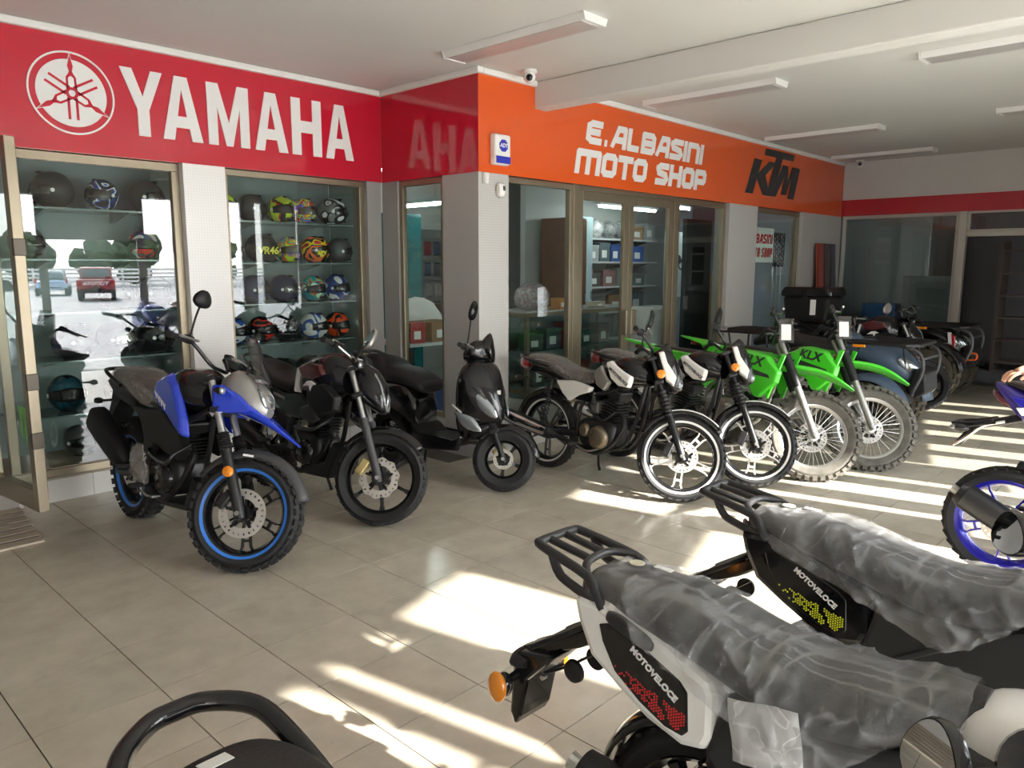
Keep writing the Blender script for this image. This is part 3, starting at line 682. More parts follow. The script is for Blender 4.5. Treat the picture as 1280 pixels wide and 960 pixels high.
def fork(root, S, A, u, L=.76, low=.40, sep=.095, rl=.027, ru=.020, ml='satin', mu='steel', gaiter=None, usd=False, clampm='satin'):
    for s in (-1, 1):
        o = V((0, s*sep, 0)); f = V((.012, 0, 0))
        a = A+o
        lo = obj('fork_leg', G().tube([a-u*.03, a+u*.02, a+u*low*.9, a+u*low], [rl*.8, rl, rl, rl*1.06], 14), M[ml], root, S)
        obj('fork_tube', G().tube([a+u*(low-.02), a+u*L], ru if not usd else rl*1.15, 14), M[mu], lo)
        if gaiter:
            n = 14; am = gaiter[3] if len(gaiter) > 3 else .10; prof = [(gaiter[2]*(1+am if i % 2 else 1-am), gaiter[0]+(gaiter[1]-gaiter[0])*i/n) for i in range(n+1)]
            g = G().lathe(prof, 16, 'z'); R = u.to_track_quat('Z', 'Y').to_matrix().to_4x4()
            obj('fork_gaiter', xf(g, T_(a) @ R), M['black'], lo)
        obj('axle_nut', G().lathe([(0, -.02), (.014, -.02), (.014, .02), (0, .02)], 6, 'y', c=a+V((0, s*.02, 0))), M['steel'], lo)
    ry = Matrix.Rotation(math.atan2(u.x, u.z), 3, 'Y')
    for d, t in ((L-.02, .028), (L-.20, .034)):
        obj('fork_clamp', G().box(A+u*d, (.07, 2*sep+.07, t), ry), M[clampm], root, S, smooth=0, bevel=.01)
def caliper(root, S, A, y=-.075, m='gold', ang=160, r=.11):
    a = rad(ang); c = (A.x+r*cos(a), y, A.z+r*sin(a))
    return obj('brake_caliper', G().box(c, (.055, .05, .105), Matrix.Rotation(-a, 3, 'Y')).box((c[0]-.02*cos(a), y, c[2]-.02*sin(a)+.03), (.04, .03, .06)), M[m], root, S, smooth=0, bevel=.008)
def guard(root, S, A, R, w, a0, a1, m='gloss', drop=.035, **k):
    return obj('mudguard', G().shell_arc(R, w, rad(a0), rad(a1), 22, drop, 9, **k), M[m], root, (S @ T_(A)) if S is not None else T_(A), solid=.004)
def bars(root, S, top, width=.38, rise=.07, back=.10, m='satin', r=.011, ends=True, lever=True, gripm='rubber'):
    x, z = top.x, top.z
    pts = [(x-back, width, z+rise-.01), (x-back*.75, width*.62, z+rise), (x-.01, .11, z+.01), (x, 0, z), (x-.01, -.11, z+.01), (x-back*.75, -width*.62, z+rise), (x-back, -width, z+rise-.01)]
    h = obj('handlebar', G().tube(pts, r, 10, 5), M[m], root, S)
    for s in (-1, 1):
        e = V((x-back, s*width, z+rise-.01)); i = V((x-back*.80, s*width*.70, z+rise-.001))
        obj('grip', G().tube([e+(e-i)*.08, e, i], [.019, .016, .017], 12), M[gripm], h)
        obj('switchgear', G().box(i+(i-e)*.18, (.05, .055, .045)), M['black'], h, smooth=0, bevel=.01)
        if lever:
            p = i+(i-e)*.25
            obj('lever', G().tube([p+V((.02, 0, 0)), p+V((.07, s*.03, -.005)), p+V((.065, s*.10, -.01)), p+V((.055, s*.20, -.015))], [.008, .007, .006, .008], 8, 3), M['alu'] if lever == 1 else M['chrome'], h)
    return h
def mirror(root, S, base, head, w=.075, hgt=.05, face=(-1, 0, .05), m='gloss', kind='oval'):
    base, head = V(base), V(head)
    st = obj('mirror', G().tube([base, base.lerp(head, .5)+V((0, (head.y-base.y)*.05, .01)), head-V((0, 0, hgt*.7))], .006, 8, 4), M['black'], root, S)
    R = V(face).normalized().to_track_quat('Z', 'Y').to_matrix()
    if kind == 'oval': shape = [(w*cos(2*pi*j/22), hgt*sin(2*pi*j/22)) for j in range(22)]
    elif kind == 'drop': shape = [(w*cos(2*pi*j/22)*(1-.25*sin(2*pi*j/22)), hgt*sin(2*pi*j/22)*1.0) for j in range(22)]
    else: shape = [(w*math.copysign(abs(cos(2*pi*j/22))**.5, cos(2*pi*j/22)), hgt*math.copysign(abs(sin(2*pi*j/22))**.5, sin(2*pi*j/22))) for j in range(22)]
    rings = [[R @ V((a*k, b*k, z))+head for a, b in shape] for k, z in ((.94, .006), (1, .0), (.97, -.018), (.7, -.032), (.25, -.038))]
    hd = obj('mirror_shell', G().loft(rings), M[m], st)
    obj('mirror_face', G().add([R @ V((a*.9, b*.9, .0068))+head for a, b in shape], [tuple(range(22))]), M['mirror'], st, smooth=0)
    return st
def indicator(root, S, c, out, m='amber', size=.028, stem=True, dirx=1):
    """turn signal on a stalk: out = +1 left, -1 right"""
    c = V(c); e = c+V((0, out*.075, 0))
    o = obj('turn_signal', G().tube([c, e], .009, 8).body([(-.02*dirx, 0, size*.7, size*.6), (.01*dirx, 0, size*1.25, size*.9), (.03*dirx, 0, size*1.2, size*.85)], 3, 14) if False else G().tube([c, e], .008, 8).add(*(lambda g: (g.v, g.f))(xf(G().body([(-.03, 0, size*.6, size*.5), (-.005, 0, size*1.2, size*.9), (.012, 0, size*1.3, size*.95)], 3, 14), T_(e+V((0, out*.02, 0))) @ (Rot(0, 'Z') if dirx > 0 else Rot(pi, 'Z'))))), M['black'], root, S)
    obj('turn_lens', xf(G().body([(.010, 0, size*1.25, size*.92), (.024, 0, size*1.1, size*.8), (.030, 0, size*.6, size*.4)], 3, 14), T_(e+V((0, out*.02, 0))) @ (Rot(0, 'Z') if dirx > 0 else Rot(pi, 'Z'))), M[m], o)
    return o
def disc_reflector(root, S, c, r=.026, m='amber', y=-1, name='reflector'):
    o = obj(name, G().lathe([(0, -.012), (r*.8, -.011), (r, -.006), (r, .008), (0, .008)] if y < 0 else [(0, .012), (r*.8, .011), (r, .006), (r, -.008), (0, -.008)], 20, 'y', c=c), M[m], root, S)
    return o
def engine(root, x, z, cyl_tilt=12, fin='black', case='black', cover='bronze', cyl_h=.24, head='satin'):
    e = obj('engine', G().body([(x-.20, z+.01, .07, .07, 4, 0), (x-.16, z, .11, .11, 4, 0), (x, z-.01, .115, .13, 3.5, 0), (x+.13, z, .11, .11, 4, 0), (x+.17, z, .06, .07, 4, 0)], 3, 20), M[case], root)
    R = Matrix.Rotation(rad(cyl_tilt), 3, 'Y'); b = V((x+.06, 0, z+.10)); up = R @ V((0, 0, 1)); n = 7
    g = G().tube([b, b+up*cyl_h], .055, 16)
    for i in range(n): g.box(b+up*(.02+i*(cyl_h-.10)/(n-1)), (.15, .17, .009), R)
    obj('cylinder', g, M[fin], e, smooth=0)
    obj('cylinder_head', G().box(b+up*(cyl_h-.01), (.14, .15, .08), R).box(b+up*(cyl_h+.05), (.10, .11, .05), R), M[head], e, smooth=0, bevel=.015)
    obj('clutch_cover', G().lathe([(0, -.155), (.05, -.155), (.075, -.145), (.09, -.125), (.095, -.10), (.095, -.08)], 26, 'y', c=(x+.03, 0, z-.02)), M[cover], e)
    obj('clutch_cover', G().lathe([(0, -.145), (.035, -.145), (.05, -.13), (.055, -.10), (.055, -.08)], 20, 'y', c=(x-.11, 0, z+.02)), M[cover], e)
    obj('stator_cover', G().lathe([(0, .15), (.05, .15), (.08, .135), (.085, .08)], 24, 'y', c=(x+.05, 0, z-.01)), M[cover], e)
    g = G()
    for a in range(8): g.lathe([(0, -.150), (.008, -.150), (.008, -.12), (0, -.12)], 6, 'y', c=(x+.03+.083*cos(a*pi/4), .02, z-.02+.083*sin(a*pi/4)))
    obj('cover_bolts', g, M['steel'], e, kind='stuff')
    return e
def exhaust(root, port, low, can0, can1, secs=None, pipe='satin', can='black', tip='steel', shield=None, y=-.13, r=.02, roll=0):
    port, low, can0, can1 = map(V, (port, low, can0, can1))
    ex = obj('exhaust', rod(can0, can1, secs or [(0, .02, .02, 2), (.1, .045, .045, 2), (.2, .052, .055, 2.2), (.92, .055, .06, 2.2), (1, .035, .04, 2)], roll=roll), M[can], root)
    obj('header_pipe', G().tube([port, port+V((.07, -.02, -.06)), (port+low)*.5+V((.09, -.02, -.05)), low, can0.lerp(low, .5)+V((0, 0, -.01)), can0, can0.lerp(can1, .1)], r, 12, 5), M[pipe], ex)
    d = (can1-can0).normalized()
    obj('exhaust_tip', G().tube([can1-d*.02, can1+d*.035], [.022, .024], 14), M[tip], ex)
    if shield: obj('heat_shield', rod(can0.lerp(can1, .18)+V((0, -.028, .008)), can0.lerp(can1, .9)+V((0, -.032, .008)), [(0, .012, .022, 3), (.06, .03, .038, 3), (.94, .03, .04, 3), (1, .012, .02, 3)]), M[shield], ex)
    return ex
def swingarm(root, R, piv, w=.115, m='satin', chain=True):
    o = G()
    for s in (-1, 1): o.tube([(-.04, s*w, R), (.05, s*w, R+.005), (piv[0], s*.09, piv[1])], [.020, .024, .030], 10, 1)
    o.tube([(piv[0]-.12, -.09, piv[1]-.01), (piv[0]-.12, .09, piv[1]-.01)], .022, 10)
    sw = obj('swingarm', o, M[m], root)
    if chain: obj('chain_guard', G().span((.02, .08, R+.055), (piv[0]-.02, .115, R+.085)), M['black'], root, smooth=0, bevel=.01)
    return sw
def shock(root, a, b, r=.03, spring='gloss', n=8):
    a, b = V(a), V(b); s = obj('shock_absorber', G().tube([a, b], r*.42, 10).tube([a, a.lerp(b, .12)], r*.8, 12).tube([a.lerp(b, .8), b], r*.7, 12), M['satin'], root)
    d = (b-a); R = d.to_track_quat('Z', 'Y').to_matrix(); L = d.length
    pts = [a + R @ V((r*cos(2*pi*t/10), r*sin(2*pi*t/10), L*(.12+.70*t/(10*n)))) for t in range(10*n+1)]
    obj('spring', G().tube(pts, r*.2, 6), M[spring], s); return s
def frame_tubes(root, lines, r=.016, m='satin'):
    g = G()
    for p in lines: g.tube(p, r, 8, 4 if len(p) > 2 else 1)
    return obj('frame', g, M[m], root)
def both(root, name, poly, y0, y1, m, inset=.08, bevel=.008, sides=(-1, 1), label=None):
    out = []
    for s in sides:
        out.append(obj(name, G().prism(poly, s*y0, s*y1, 'y', inset), M[m], root, smooth=0, bevel=bevel))
        if label: out[-1]['label'] = label
    return out
def peg(root, c, s, m='alu'):
    c = V(c); o = obj('foot_peg', G().tube([c, c+V((0, s*.09, .005))], .013, 8).box(c+V((0, s*.06, .008)), (.035, .07, .02)), M['rubber'], root, smooth=0); return o
def place(name, label, rear, front, lean=5, group=None, cat_='motorcycle'):
    dx, dy = front[0]-rear[0], front[1]-rear[1]
    return thing(name, label, cat_, (rear[0], rear[1], 0), math.atan2(dy, dx), group, rad(-lean))
# ---------------------------------------------------------------- blue adventure motorcycle
def blue_bike():
    wb, R = 1.38, .312
    b = place('motorcycle', 'blue and black adventure motorcycle with blue striped wheels by the vitrine', (1.85, 5.25), (1.885, 3.87), 4)
    A, u, S = steering(wb, R, 25, 40)
    wheel(b, S @ T_(A), R, .12, .232, 'gloss', 'rubber', ('twin', 6, 'gloss'), .135, 'bluerim', (34, .010, 1.0))
    wheel(b, T_((0, 0, R)), R, .14, .225, 'gloss', 'rubber', ('twin', 6, 'gloss'), .11, 'bluerim', (30, .010, 1.0))
    fork(b, S, A, u, .80, .38, .10, .030, .021, 'satin', 'steel', (.36, .46, .034))
    caliper(b, S, A, -.085, 'gloss', 150, .12)
    guard(b, S, A, R+.045, .15, 20, 150, 'greyp', .05, taper0=.6)
    dm = obj('guard_decal', G().box((A.x-.03, -.078, A.z+R+.005), (.06, .004, .012)), M['letter'], b, S, smooth=0)
    disc_reflector(b, S, A+u*.235+V((0, -.135, 0)), .030)
    obj('reflector_bracket', G().box(A+u*.235+V((0, -.115, 0)), (.03, .03, .03)), M['black'], b, S, smooth=0)
    # headlight fairing, beak, screen
    hd = obj('headlight_cowl', G().body([(1.10, 1.0, .07, .05), (1.17, 1.0, .105, .10), (1.26, .97, .11, .11), (1.34, .93, .09, .085), (1.39, .90, .05, .04)], 4, 20), M['silver'], b, S)
    for s in (-1, 1): obj('daytime_lamp', G().tube([(1.30, s*.055, 1.03), (1.345, s*.085, .985), (1.37, s*.07, .93), (1.385, s*.035, .90)], .011, 8, 4), M['clear'], hd)
    obj('headlight_lens', G().body([(1.33, .94, .05, .055), (1.372, .94, .045, .045), (1.39, .935, .02, .02)], 3, 16), M['clear'], hd)
    bk = obj('beak', G().body([(1.10, .90, .115, .035, 3, .2), (1.24, .89, .13, .045, 3, .2), (1.38, .84, .095, .030, 3, .2), (1.50, .78, .055, .016, 3, .2), (1.60, .725, .015, .006, 3, .2)], 4, 20), M['blue'], b, S)
    both(bk, 'beak_wing', [(1.06, .99), (1.13, 1.0), (1.25, .95), (1.36, .87), (1.30, .845), (1.10, .83)], .10, .135, 'blue', .15, .012)
    sg_ = G(); vs = []; fs = []
    for i in range(9):
        t = i/8; hw = .10*(1-.35*t)
        for j in range(9):
            q = -1+j/4; vs.append((1.36-.15*t+.02*t*t-.05*q*q, hw*q, 1.04+.25*t))
    for i in range(8):
        for j in range(8): fs.append((i*9+j, i*9+j+1, i*9+j+10, i*9+j+9))
    obj('windscreen', sg_.add(vs, fs), M['screen'], b, S, solid=.003)
    obj('screen_bracket', G().tube([(1.24, -.06, 1.04), (1.23, -.06, 1.14), (1.23, .06, 1.14), (1.24, .06, 1.04)], .006, 8, 3), M['satin'], b, S)
    # bars and mirror
    top = A+u*.80+V((0, 0, .05)); bars(b, S, top, .40, .11, .12)
    obj('instrument', G().box(top+V((.06, 0, .03)), (.03, .15, .08), Matrix.Rotation(-.6, 3, 'Y')), M['gloss'], b, S, smooth=0, bevel=.01)
    mirror(b, S, top+V((-.08, -.27, .11)), top+V((-.03, -.33, .33)), .06, .05, (-.8, .2, .1), 'black', 'drop')
    for s in (-1, 1): indicator(b, S, (1.16, s*.10, .95), s, 'clear', .022)
    # tank, side panels, seat
    tk = obj('fuel_tank', G().body([(.56, .86, .06, .05), (.66, .90, .12, .11), (.82, .95, .15, .13), (.96, .95, .13, .11), (1.04, .93, .07, .06)], 4, 22), M['gloss'], b)
    both(tk, 'tank_panel', [(.58, .905), (.64, 1.00), (.80, 1.06), (.90, 1.0), (1.0, .80), (1.02, .685), (.97, .695), (.82, .78), (.68, .85)], .125, .175, 'blue', .14, .016)
    g = G()
    for k in range(4): g.prism([(.66+k*.036, .925-k*.018), (.668+k*.036, .935-k*.018), (.690+k*.036, .895-k*.018), (.682+k*.036, .885-k*.018)], -.1752, -.1765, 'y').prism([(.672+k*.036, .900-k*.018), (.69+k*.036, .925-k*.018), (.695+k*.036, .92-k*.018), (.679+k*.036, .894-k*.018)], -.1753, -.1764, 'y')
    obj('tank_script', g, M['letter'], tk, smooth=0)
    both(b, 'side_panel', [(.22, .80), (.42, .80), (.66, .82), (.92, .70), (.99, .62), (.90, .54), (.70, .56), (.56, .60), (.48, .46), (.40, .40), (.36, .44), (.40, .60), (.34, .72)], .095, .14, 'black', .06, .012)
    sb = G().body([(-.20, .945, .06, .02), (-.14, .94, .11, .05), (.08, .935, .13, .065), (.20, .90, .14, .07), (.40, .865, .14, .065), (.54, .875, .10, .055), (.62, .90, .05, .03)], 5, 24)
    st = obj('seat', sb, M['seat'], b)
    obj('seat_film', film_over(sb, .008, .010, (7, 12, 10), 3), mat('brownish_film', (.34, .31, .28), .22, bump=.5, bscale=40) if False else M['filmdark'], st)
    both(b, 'tail_panel', [(-.26, .90), (-.20, .94), (.18, .86), (.30, .78), (.16, .76), (-.10, .80)], .06, .115, 'black', .1, .012)
    obj('grab_rail', G().tube([(.06, .14, .90), (-.16, .14, .96), (-.26, .09, .975), (-.26, -.09, .975), (-.16, -.14, .96), (.06, -.14, .90)], .013, 8, 4), M['satin'], b)
    obj('tail_lamp', G().body([(-.285, .90, .04, .02), (-.25, .90, .06, .03), (-.20, .90, .06, .03)], 3, 14), M['redlens'], b)
    rf = obj('rear_fender', G().prism([(-.20, .88), (-.10, .80), (-.22, .70), (-.36, .55), (-.40, .57), (-.30, .74), (-.26, .86)], -.07, .07, 'y'), M['black'], b, smooth=0, bevel=.01)
    for s in (-1, 1): indicator(b, None, (-.27, s*.06, .76), s, 'amber', .022, dirx=-1)
    obj('inner_fender', G().shell_arc(R+.05, .16, rad(35), rad(150), 14, .02, 5), M['black'], b, T_((0, 0, R)), solid=.004)
    # engine, exhaust, chassis
    engine(b, .64, .42, 20, 'black', 'satin', 'gloss')
    exhaust(b, (.80, -.02, .60), (.62, -.11, .26), (.18, -.145, .40), (-.24, -.185, .66), [(0, .03, .03, 3), (.12, .05, .06, 4), (.3, .058, .075, 4.5), (.94, .06, .085, 4.5), (1, .045, .06, 4)], tip='satin')
    swingarm(b, R, (.44, .40)); shock(b, (.34, 0, .44), (.42, 0, .74), .035, 'redlens')
    frame_tubes(b, [[(1.05, .03, .86), (.82, .09, .74), (.48, .10, .62), (.42, .10, .40)], [(1.05, -.03, .86), (.82, -.09, .74), (.48, -.10, .62), (.42, -.10, .40)], [(1.04, 0, .80), (.95, 0, .50), (.84, 0, .32), (.50, 0, .30)], [(.45, .08, .66), (.0, .09, .82), (-.2, .06, .86)], [(.45, -.08, .66), (.0, -.09, .82), (-.2, -.06, .86)]])
    obj('crash_bar', G().tube([(.96, -.10, .64), (.95, -.19, .60), (.90, -.22, .54), (.56, -.17, .545), (.50, -.12, .56)], .012, 10, 4).tube([(.96, .10, .64), (.95, .19, .60), (.90, .22, .54), (.56, .17, .545), (.50, .12, .56)], .012, 10, 4), M['gloss'], b)
    obj('skid_plate', G().prism([(.98, .46), (1.02, .44), (.92, .24), (.50, .20), (.50, .23), (.88, .28)], -.10, .10, 'y'), M['black'], b, smooth=0, bevel=.01)
    for s in (-1, 1):
        obj('peg_bracket', G().prism([(.30, .56), (.40, .56), (.46, .40), (.44, .30), (.34, .32), (.26, .36)], s*.12, s*.145, 'y'), M['alu'], b, smooth=0, bevel=.008)
        peg(b, (.44, s*.145, .315), s); peg(b, (.24, s*.145, .40), s)
    obj('heel_film', film_over(G().body([(.26, .44, .008, .08), (.36, .43, .012, .12), (.45, .42, .008, .10)], 4, 14, -.15), .003, .006, (14, 14, 14), 5), M['filmdark'], b)
    obj('brake_pedal', G().tube([(.40, -.15, .30), (.52, -.17, .27), (.64, -.17, .29)], .008, 8, 3).box((.655, -.175, .295), (.05, .05, .012)), M['steel'], b)
    obj('side_stand', G().tube([(.50, .12, .28), (.46, .24, .03), (.44, .26, .015)], .012, 8), M['satin'], b)
    return b
blue_bike()

# ---------------------------------------------------------------- black naked motorcycle with maroon tank graphics
def naked_bike():
    wb, R = 1.33, .305
    b = place('motorcycle', 'black naked motorcycle with maroon tank graphics and gold front caliper', (2.82, 5.25), (2.85, 3.915), 4)
    A, u, S = steering(wb, R, 25, 40)
    wheel(b, S @ T_(A), R, .11, .234, 'gloss', 'rubber', ('cast', 6, 'gloss'), .135, wavy=.08)
    wheel(b, T_((0, 0, R)), R, .14, .215, 'gloss', 'rubber', ('cast', 6, 'gloss'), .11, wavy=.08)
    fork(b, S, A, u, .76, .40, .095, .028, .020, 'greyp', 'steel')
    caliper(b, S, A, -.09, 'gold', 155, .125)
    guard(b, S, A, R+.035, .13, 45, 150, 'gloss', .045, taper0=.7)
    hd = obj('headlight_mask', G().body([(1.02, .93, .06, .07), (1.08, .92, .10, .12), (1.17, .88, .105, .13), (1.25, .82, .08, .10), (1.28, .78, .04, .05)], 4, 20), M['gloss'], b, S)
    for s in (-1, 1):
        obj('daytime_lamp', G().tube([(1.17, s*.075, .97), (1.23, s*.088, .90), (1.27, s*.062, .80), (1.285, s*.02, .745)], .010, 8, 4), M['clear'], hd)
        indicator(b, S, (1.08, s*.08, 1.0), s, 'clear', .026)
    obj('headlight_lens', G().body([(1.22, .83, .05, .07), (1.27, .81, .04, .055), (1.288, .80, .02, .03)], 3, 16), M['clear'], hd)
    top = A+u*.76+V((0, 0, .05)); bars(b, S, top, .37, .06, .12, 'chrome', lever=2)
    obj('instrument', G().box(top+V((.08, 0, .01)), (.03, .14, .08), Matrix.Rotation(-.5, 3, 'Y')), M['gloss'], b, S, smooth=0, bevel=.01)
    mirror(b, S, top+V((-.09, .27, .06)), top+V((-.04, .33, .24)), .05, .085, (-.6, -.6, .3), 'silver', 'drop')
    tk = obj('fuel_tank', G().body([(.50, .82, .08, .05), (.60, .87, .14, .11), (.76, .93, .17, .15), (.92, .94, .15, .14), (1.02, .91, .08, .08)], 4, 24), M['gloss'], b)
    both(tk, 'tank_graphic', [(.60, .98), (.74, 1.03), (.90, 1.02), (.94, .95), (.80, .90), (.66, .90)], .12, .176, 'maroon', .16, .014)
    both(tk, 'tank_stripe', [(.585, .79), (.565, .80), (.60, .98), (.625, .985)], .10, .165, 'white', .1, .004)
    both(tk, 'tank_mark', [(.70, .855), (.75, .895), (.79, .90), (.84, .88), (.80, .87), (.79, .83), (.77, .865)], .165, .180, 'letter', .05, 0)
    both(b, 'tank_shroud', [(.72, .86), (.92, .90), (1.08, .82), (1.06, .72), (.86, .66), (.72, .74)], .12, .175, 'black', .12, .014)
    both(b, 'shroud_vent', [(.62, .70), (.74, .74), (.86, .64), (.78, .60), (.66, .62)], .135, .16, 'greyp', .12, .008)
    both(b, 'side_panel', [(.10, .84), (.40, .78), (.62, .80), (.74, .72), (.64, .60), (.42, .60), (.26, .68)], .09, .135, 'gloss', .1, .012)
    obj('panel_lettering', text_mesh('TUNDRA', .055, .001, .2, .001, mt=M['greyp']) if False else G().box((.33, -.137, .745), (.15, .003, .02), Matrix.Rotation(.15, 3, 'Y')), M['silver'], b, smooth=0)
    obj('seat', G().body([(-.20, .93, .06, .03), (-.10, .925, .11, .055), (.10, .90, .12, .06), (.22, .85, .14, .06), (.42, .82, .13, .055), (.56, .85, .07, .04)], 4, 22), M['seat'], b)
    both(b, 'tail_panel', [(-.32, .93), (-.10, .90), (.16, .80), (.02, .76), (-.24, .86)], .05, .105, 'gloss', .1, .012)
    obj('grab_rail', G().tube([(.05, .13, .88), (-.20, .12, .96), (-.30, .05, .99), (-.30, -.05, .99), (-.20, -.12, .96), (.05, -.13, .88)], .013, 8, 4), M['satin'], b)
    obj('rear_fender', G().prism([(-.24, .86), (-.14, .78), (-.34, .56), (-.40, .58), (-.30, .78)], -.06, .06, 'y'), M['black'], b, smooth=0, bevel=.01)
    engine(b, .62, .40, 18, 'black', 'satin', 'gloss')
    exhaust(b, (.78, -.02, .58), (.60, -.11, .24), (.16, -.15, .36), (-.26, -.18, .50))
    swingarm(b, R, (.42, .38)); shock(b, (.30, 0, .44), (.40, 0, .72), .035)
    frame_tubes(b, [[(1.0, s*.03, .84), (.80, s*.09, .70), (.46, s*.10, .60), (.40, s*.10, .38)] for s in (-1, 1)] + [[(1.0, 0, .78), (.92, 0, .48), (.80, 0, .30), (.46, 0, .28)]])
    obj('crash_bar', G().tube([(.92, -.08, .66), (.94, -.19, .62), (.86, -.22, .58), (.62, -.18, .56), (.62, -.14, .44)], .012, 10, 4), M['satin'], b)
    obj('horn', G().lathe([(0, -.13), (.035, -.135), (.042, -.12), (.03, -.10), (0, -.10)], 20, 'y', c=(.98, 0, .56)), M['satin'], b)
    obj('belly_guard', G().prism([(.96, .50), (1.02, .46), (.92, .24), (.56, .22), (.60, .30), (.86, .34)], -.11, .11, 'y'), M['black'], b, smooth=0, bevel=.012)
    for s in (-1, 1): peg(b, (.42, s*.13, .30), s); peg(b, (.20, s*.13, .40), s)
    obj('side_stand', G().tube([(.50, .12, .28), (.46, .24, .03), (.44, .26, .015)], .012, 8), M['satin'], b)
    return b
naked_bike()

# ---------------------------------------------------------------- black scooter
def scooter():
    wb, R = 1.27, .24
    b = place('scooter', 'black scooter with raised seat standing before the grey corner pillar', (3.90, 5.12), (3.95, 3.86), 2, cat_='scooter')
    A, u, S = steering(wb, R, 26, 38, .04)
    wheel(b, S @ T_(A), R, .11, .152, 'gloss', 'rubber', ('cast', 5, 'gloss'), .075, side=-1)
    wheel(b, T_((0, 0, R)), R, .12, .152, 'gloss', 'rubber', ('cast', 5, 'gloss'), 0)
    fork(b, S, A, u, .42, .26, .075, .022, .017, 'satin', 'satin', (.20, .34, .030))
    caliper(b, S, A, .07, 'gold', 130, .085)
    guard(b, S, A, R+.03, .13, 10, 150, 'gloss', .05, taper0=.6)
    # front shield: leaned apron with nose, lamps and side lamps
    ap = obj('front_shield', G().body([(.92, .62, .16, .26, 3, .05), (.98, .66, .20, .30, 3, .12), (1.06, .70, .19, .27, 2.6, .1), (1.14, .69, .14, .21, 2.4, 0), (1.21, .63, .08, .13, 2.2, 0), (1.25, .58, .03, .05, 2, 0)], 5, 26), M['gloss'], b)
    for s in (-1, 1):
        ln = [(1.02, .64), (1.12, .74), (1.16, .70), (1.24, .60), (1.20, .57), (1.10, .60)]
        hl = obj('headlight', rod((1.00, s*.200, .835), (1.255, s*.064, .565), [(0, .006, .008, 2), (.2, .012, .030, 2), (.55, .016, .046, 2.2), (.85, .016, .040, 2.2), (1, .006, .012, 2)], 4, 16), M['clear'], ap)
        obj('lamp_brow', G().tube([(1.0, s*.193, .85), (1.12, s*.150, .765), (1.24, s*.055, .62)], .008, 8, 4), M['gloss'], ap)
        obj('turn_signal', rod((.96, s*.205, .585), (1.15, s*.120, .455), [(0, .004, .008, 2), (.25, .014, .038, 2.2), (.55, .016, .052, 2.4), (.85, .012, .03, 2.2), (1, .004, .006, 2)], 3, 14), M['clear'], ap)
    obj('nose_vee', G().prism([(1.215, -.02), (1.235, 0), (1.215, .02), (1.19, 0)], .73, .76, 'z'), M['steel'], ap, smooth=0)
    obj('shield_stripe', G().box((.985, -.21, .615), (.11, .004, .014), Matrix.Rotation(.45, 3, 'Y')), M['letter'], ap, smooth=0)
    obj('chin', G().body([(.98, .40, .10, .06), (1.06, .44, .13, .08), (1.14, .46, .10, .06), (1.20, .50, .04, .03)], 4, 18), M['gloss'], ap)
    # handlebar cowl
    hc = obj('handlebar_cowl', G().body([(.86, 1.0, .10, .05), (.92, 1.02, .16, .08, 2.6, 0), (.99, 1.03, .13, .09), (1.05, 1.02, .07, .05)], 4, 22), M['gloss'], b, S)
    obj('dark_visor', G().body([(.97, 1.06, .12, .04, 2.4, -.2), (1.03, 1.10, .11, .09, 2.4, -.3), (1.07, 1.03, .10, .06), (1.085, .99, .05, .03)], 4, 20), M['gloss'], hc)
    bars(b, S, V((.93, 0, 1.02)), .34, .0, .06, 'black')
    mirror(b, S, (.90, -.20, 1.05), (.91, -.27, 1.29), .055, .075, (-1, .15, .1), 'gloss', 'drop')
    obj('steering_column', G().tube([(1.10, 0, .50), (.93, 0, 1.0)], .05, 14), M['black'], b)
    # floorboard, seat and rear body
    obj('floorboard', G().prism([(.95, .36), (.92, .30), (.50, .24), (.44, .34), (.40, .42), (.52, .345), (.86, .36)], -.16, .16, 'y'), M['black'], b, smooth=0, bevel=.02)
    both(b, 'floor_skirt', [(1.0, .40), (.96, .28), (.50, .22), (.40, .30), (.44, .36), (.90, .36)], .15, .18, 'gloss', .06, .01)
    rb = obj('rear_body', G().body([(.42, .46, .12, .13, 3, .0), (.32, .56, .16, .17, 3, .1), (.05, .62, .17, .15, 3, .15), (-.20, .70, .13, .10, 3, .1), (-.36, .76, .05, .04)], 4, 24), M['gloss'], b)
    sb = G().body([(.50, .70, .10, .03), (.46, .72, .14, .06), (.30, .77, .16, .075), (.10, .78, .17, .08), (-.02, .83, .165, .085), (-.24, .86, .13, .065), (-.34, .87, .06, .03)], 5, 24)
    st = obj('seat', sb, M['seat'], b); obj('seat_film', film_over(sb, .006, .006, (6, 12, 10), 9), M['filmdark'], st)
    obj('grab_rail', G().tube([(-.10, .15, .84), (-.34, .14, .92), (-.42, .06, .93), (-.42, -.06, .93), (-.34, -.14, .92), (-.10, -.15, .84)], .014, 8, 4), M['satin'], b)
    obj('tail_lamp', G().body([(-.42, .76, .03, .02), (-.37, .76, .07, .04), (-.30, .76, .08, .04)], 3, 16), M['redlens'], b)
    obj('engine_unit', G().body([(.36, .28, .07, .06), (.20, .28, .09, .09), (-.05, .26, .07, .07), (-.10, .25, .04, .05)], 3, 16, .10), M['satin'], b)
    exhaust(b, (.30, -.02, .28), (.20, -.10, .20), (.10, -.15, .26), (-.30, -.17, .38), can='gloss')
    shock(b, (-.02, .12, .30), (-.04, .12, .60), .028)
    obj('rear_fender', G().prism([(-.28, .66), (-.16, .60), (-.30, .38), (-.36, .40)], -.07, .07, 'y'), M['black'], b, smooth=0, bevel=.01)
    [obj('stand_leg', G().tube([(.30, s*.12, .22), (.22, s*.17, .012)], .013, 8), M['satin'], b) for s in (-1, 1)]
    return b
scooter()

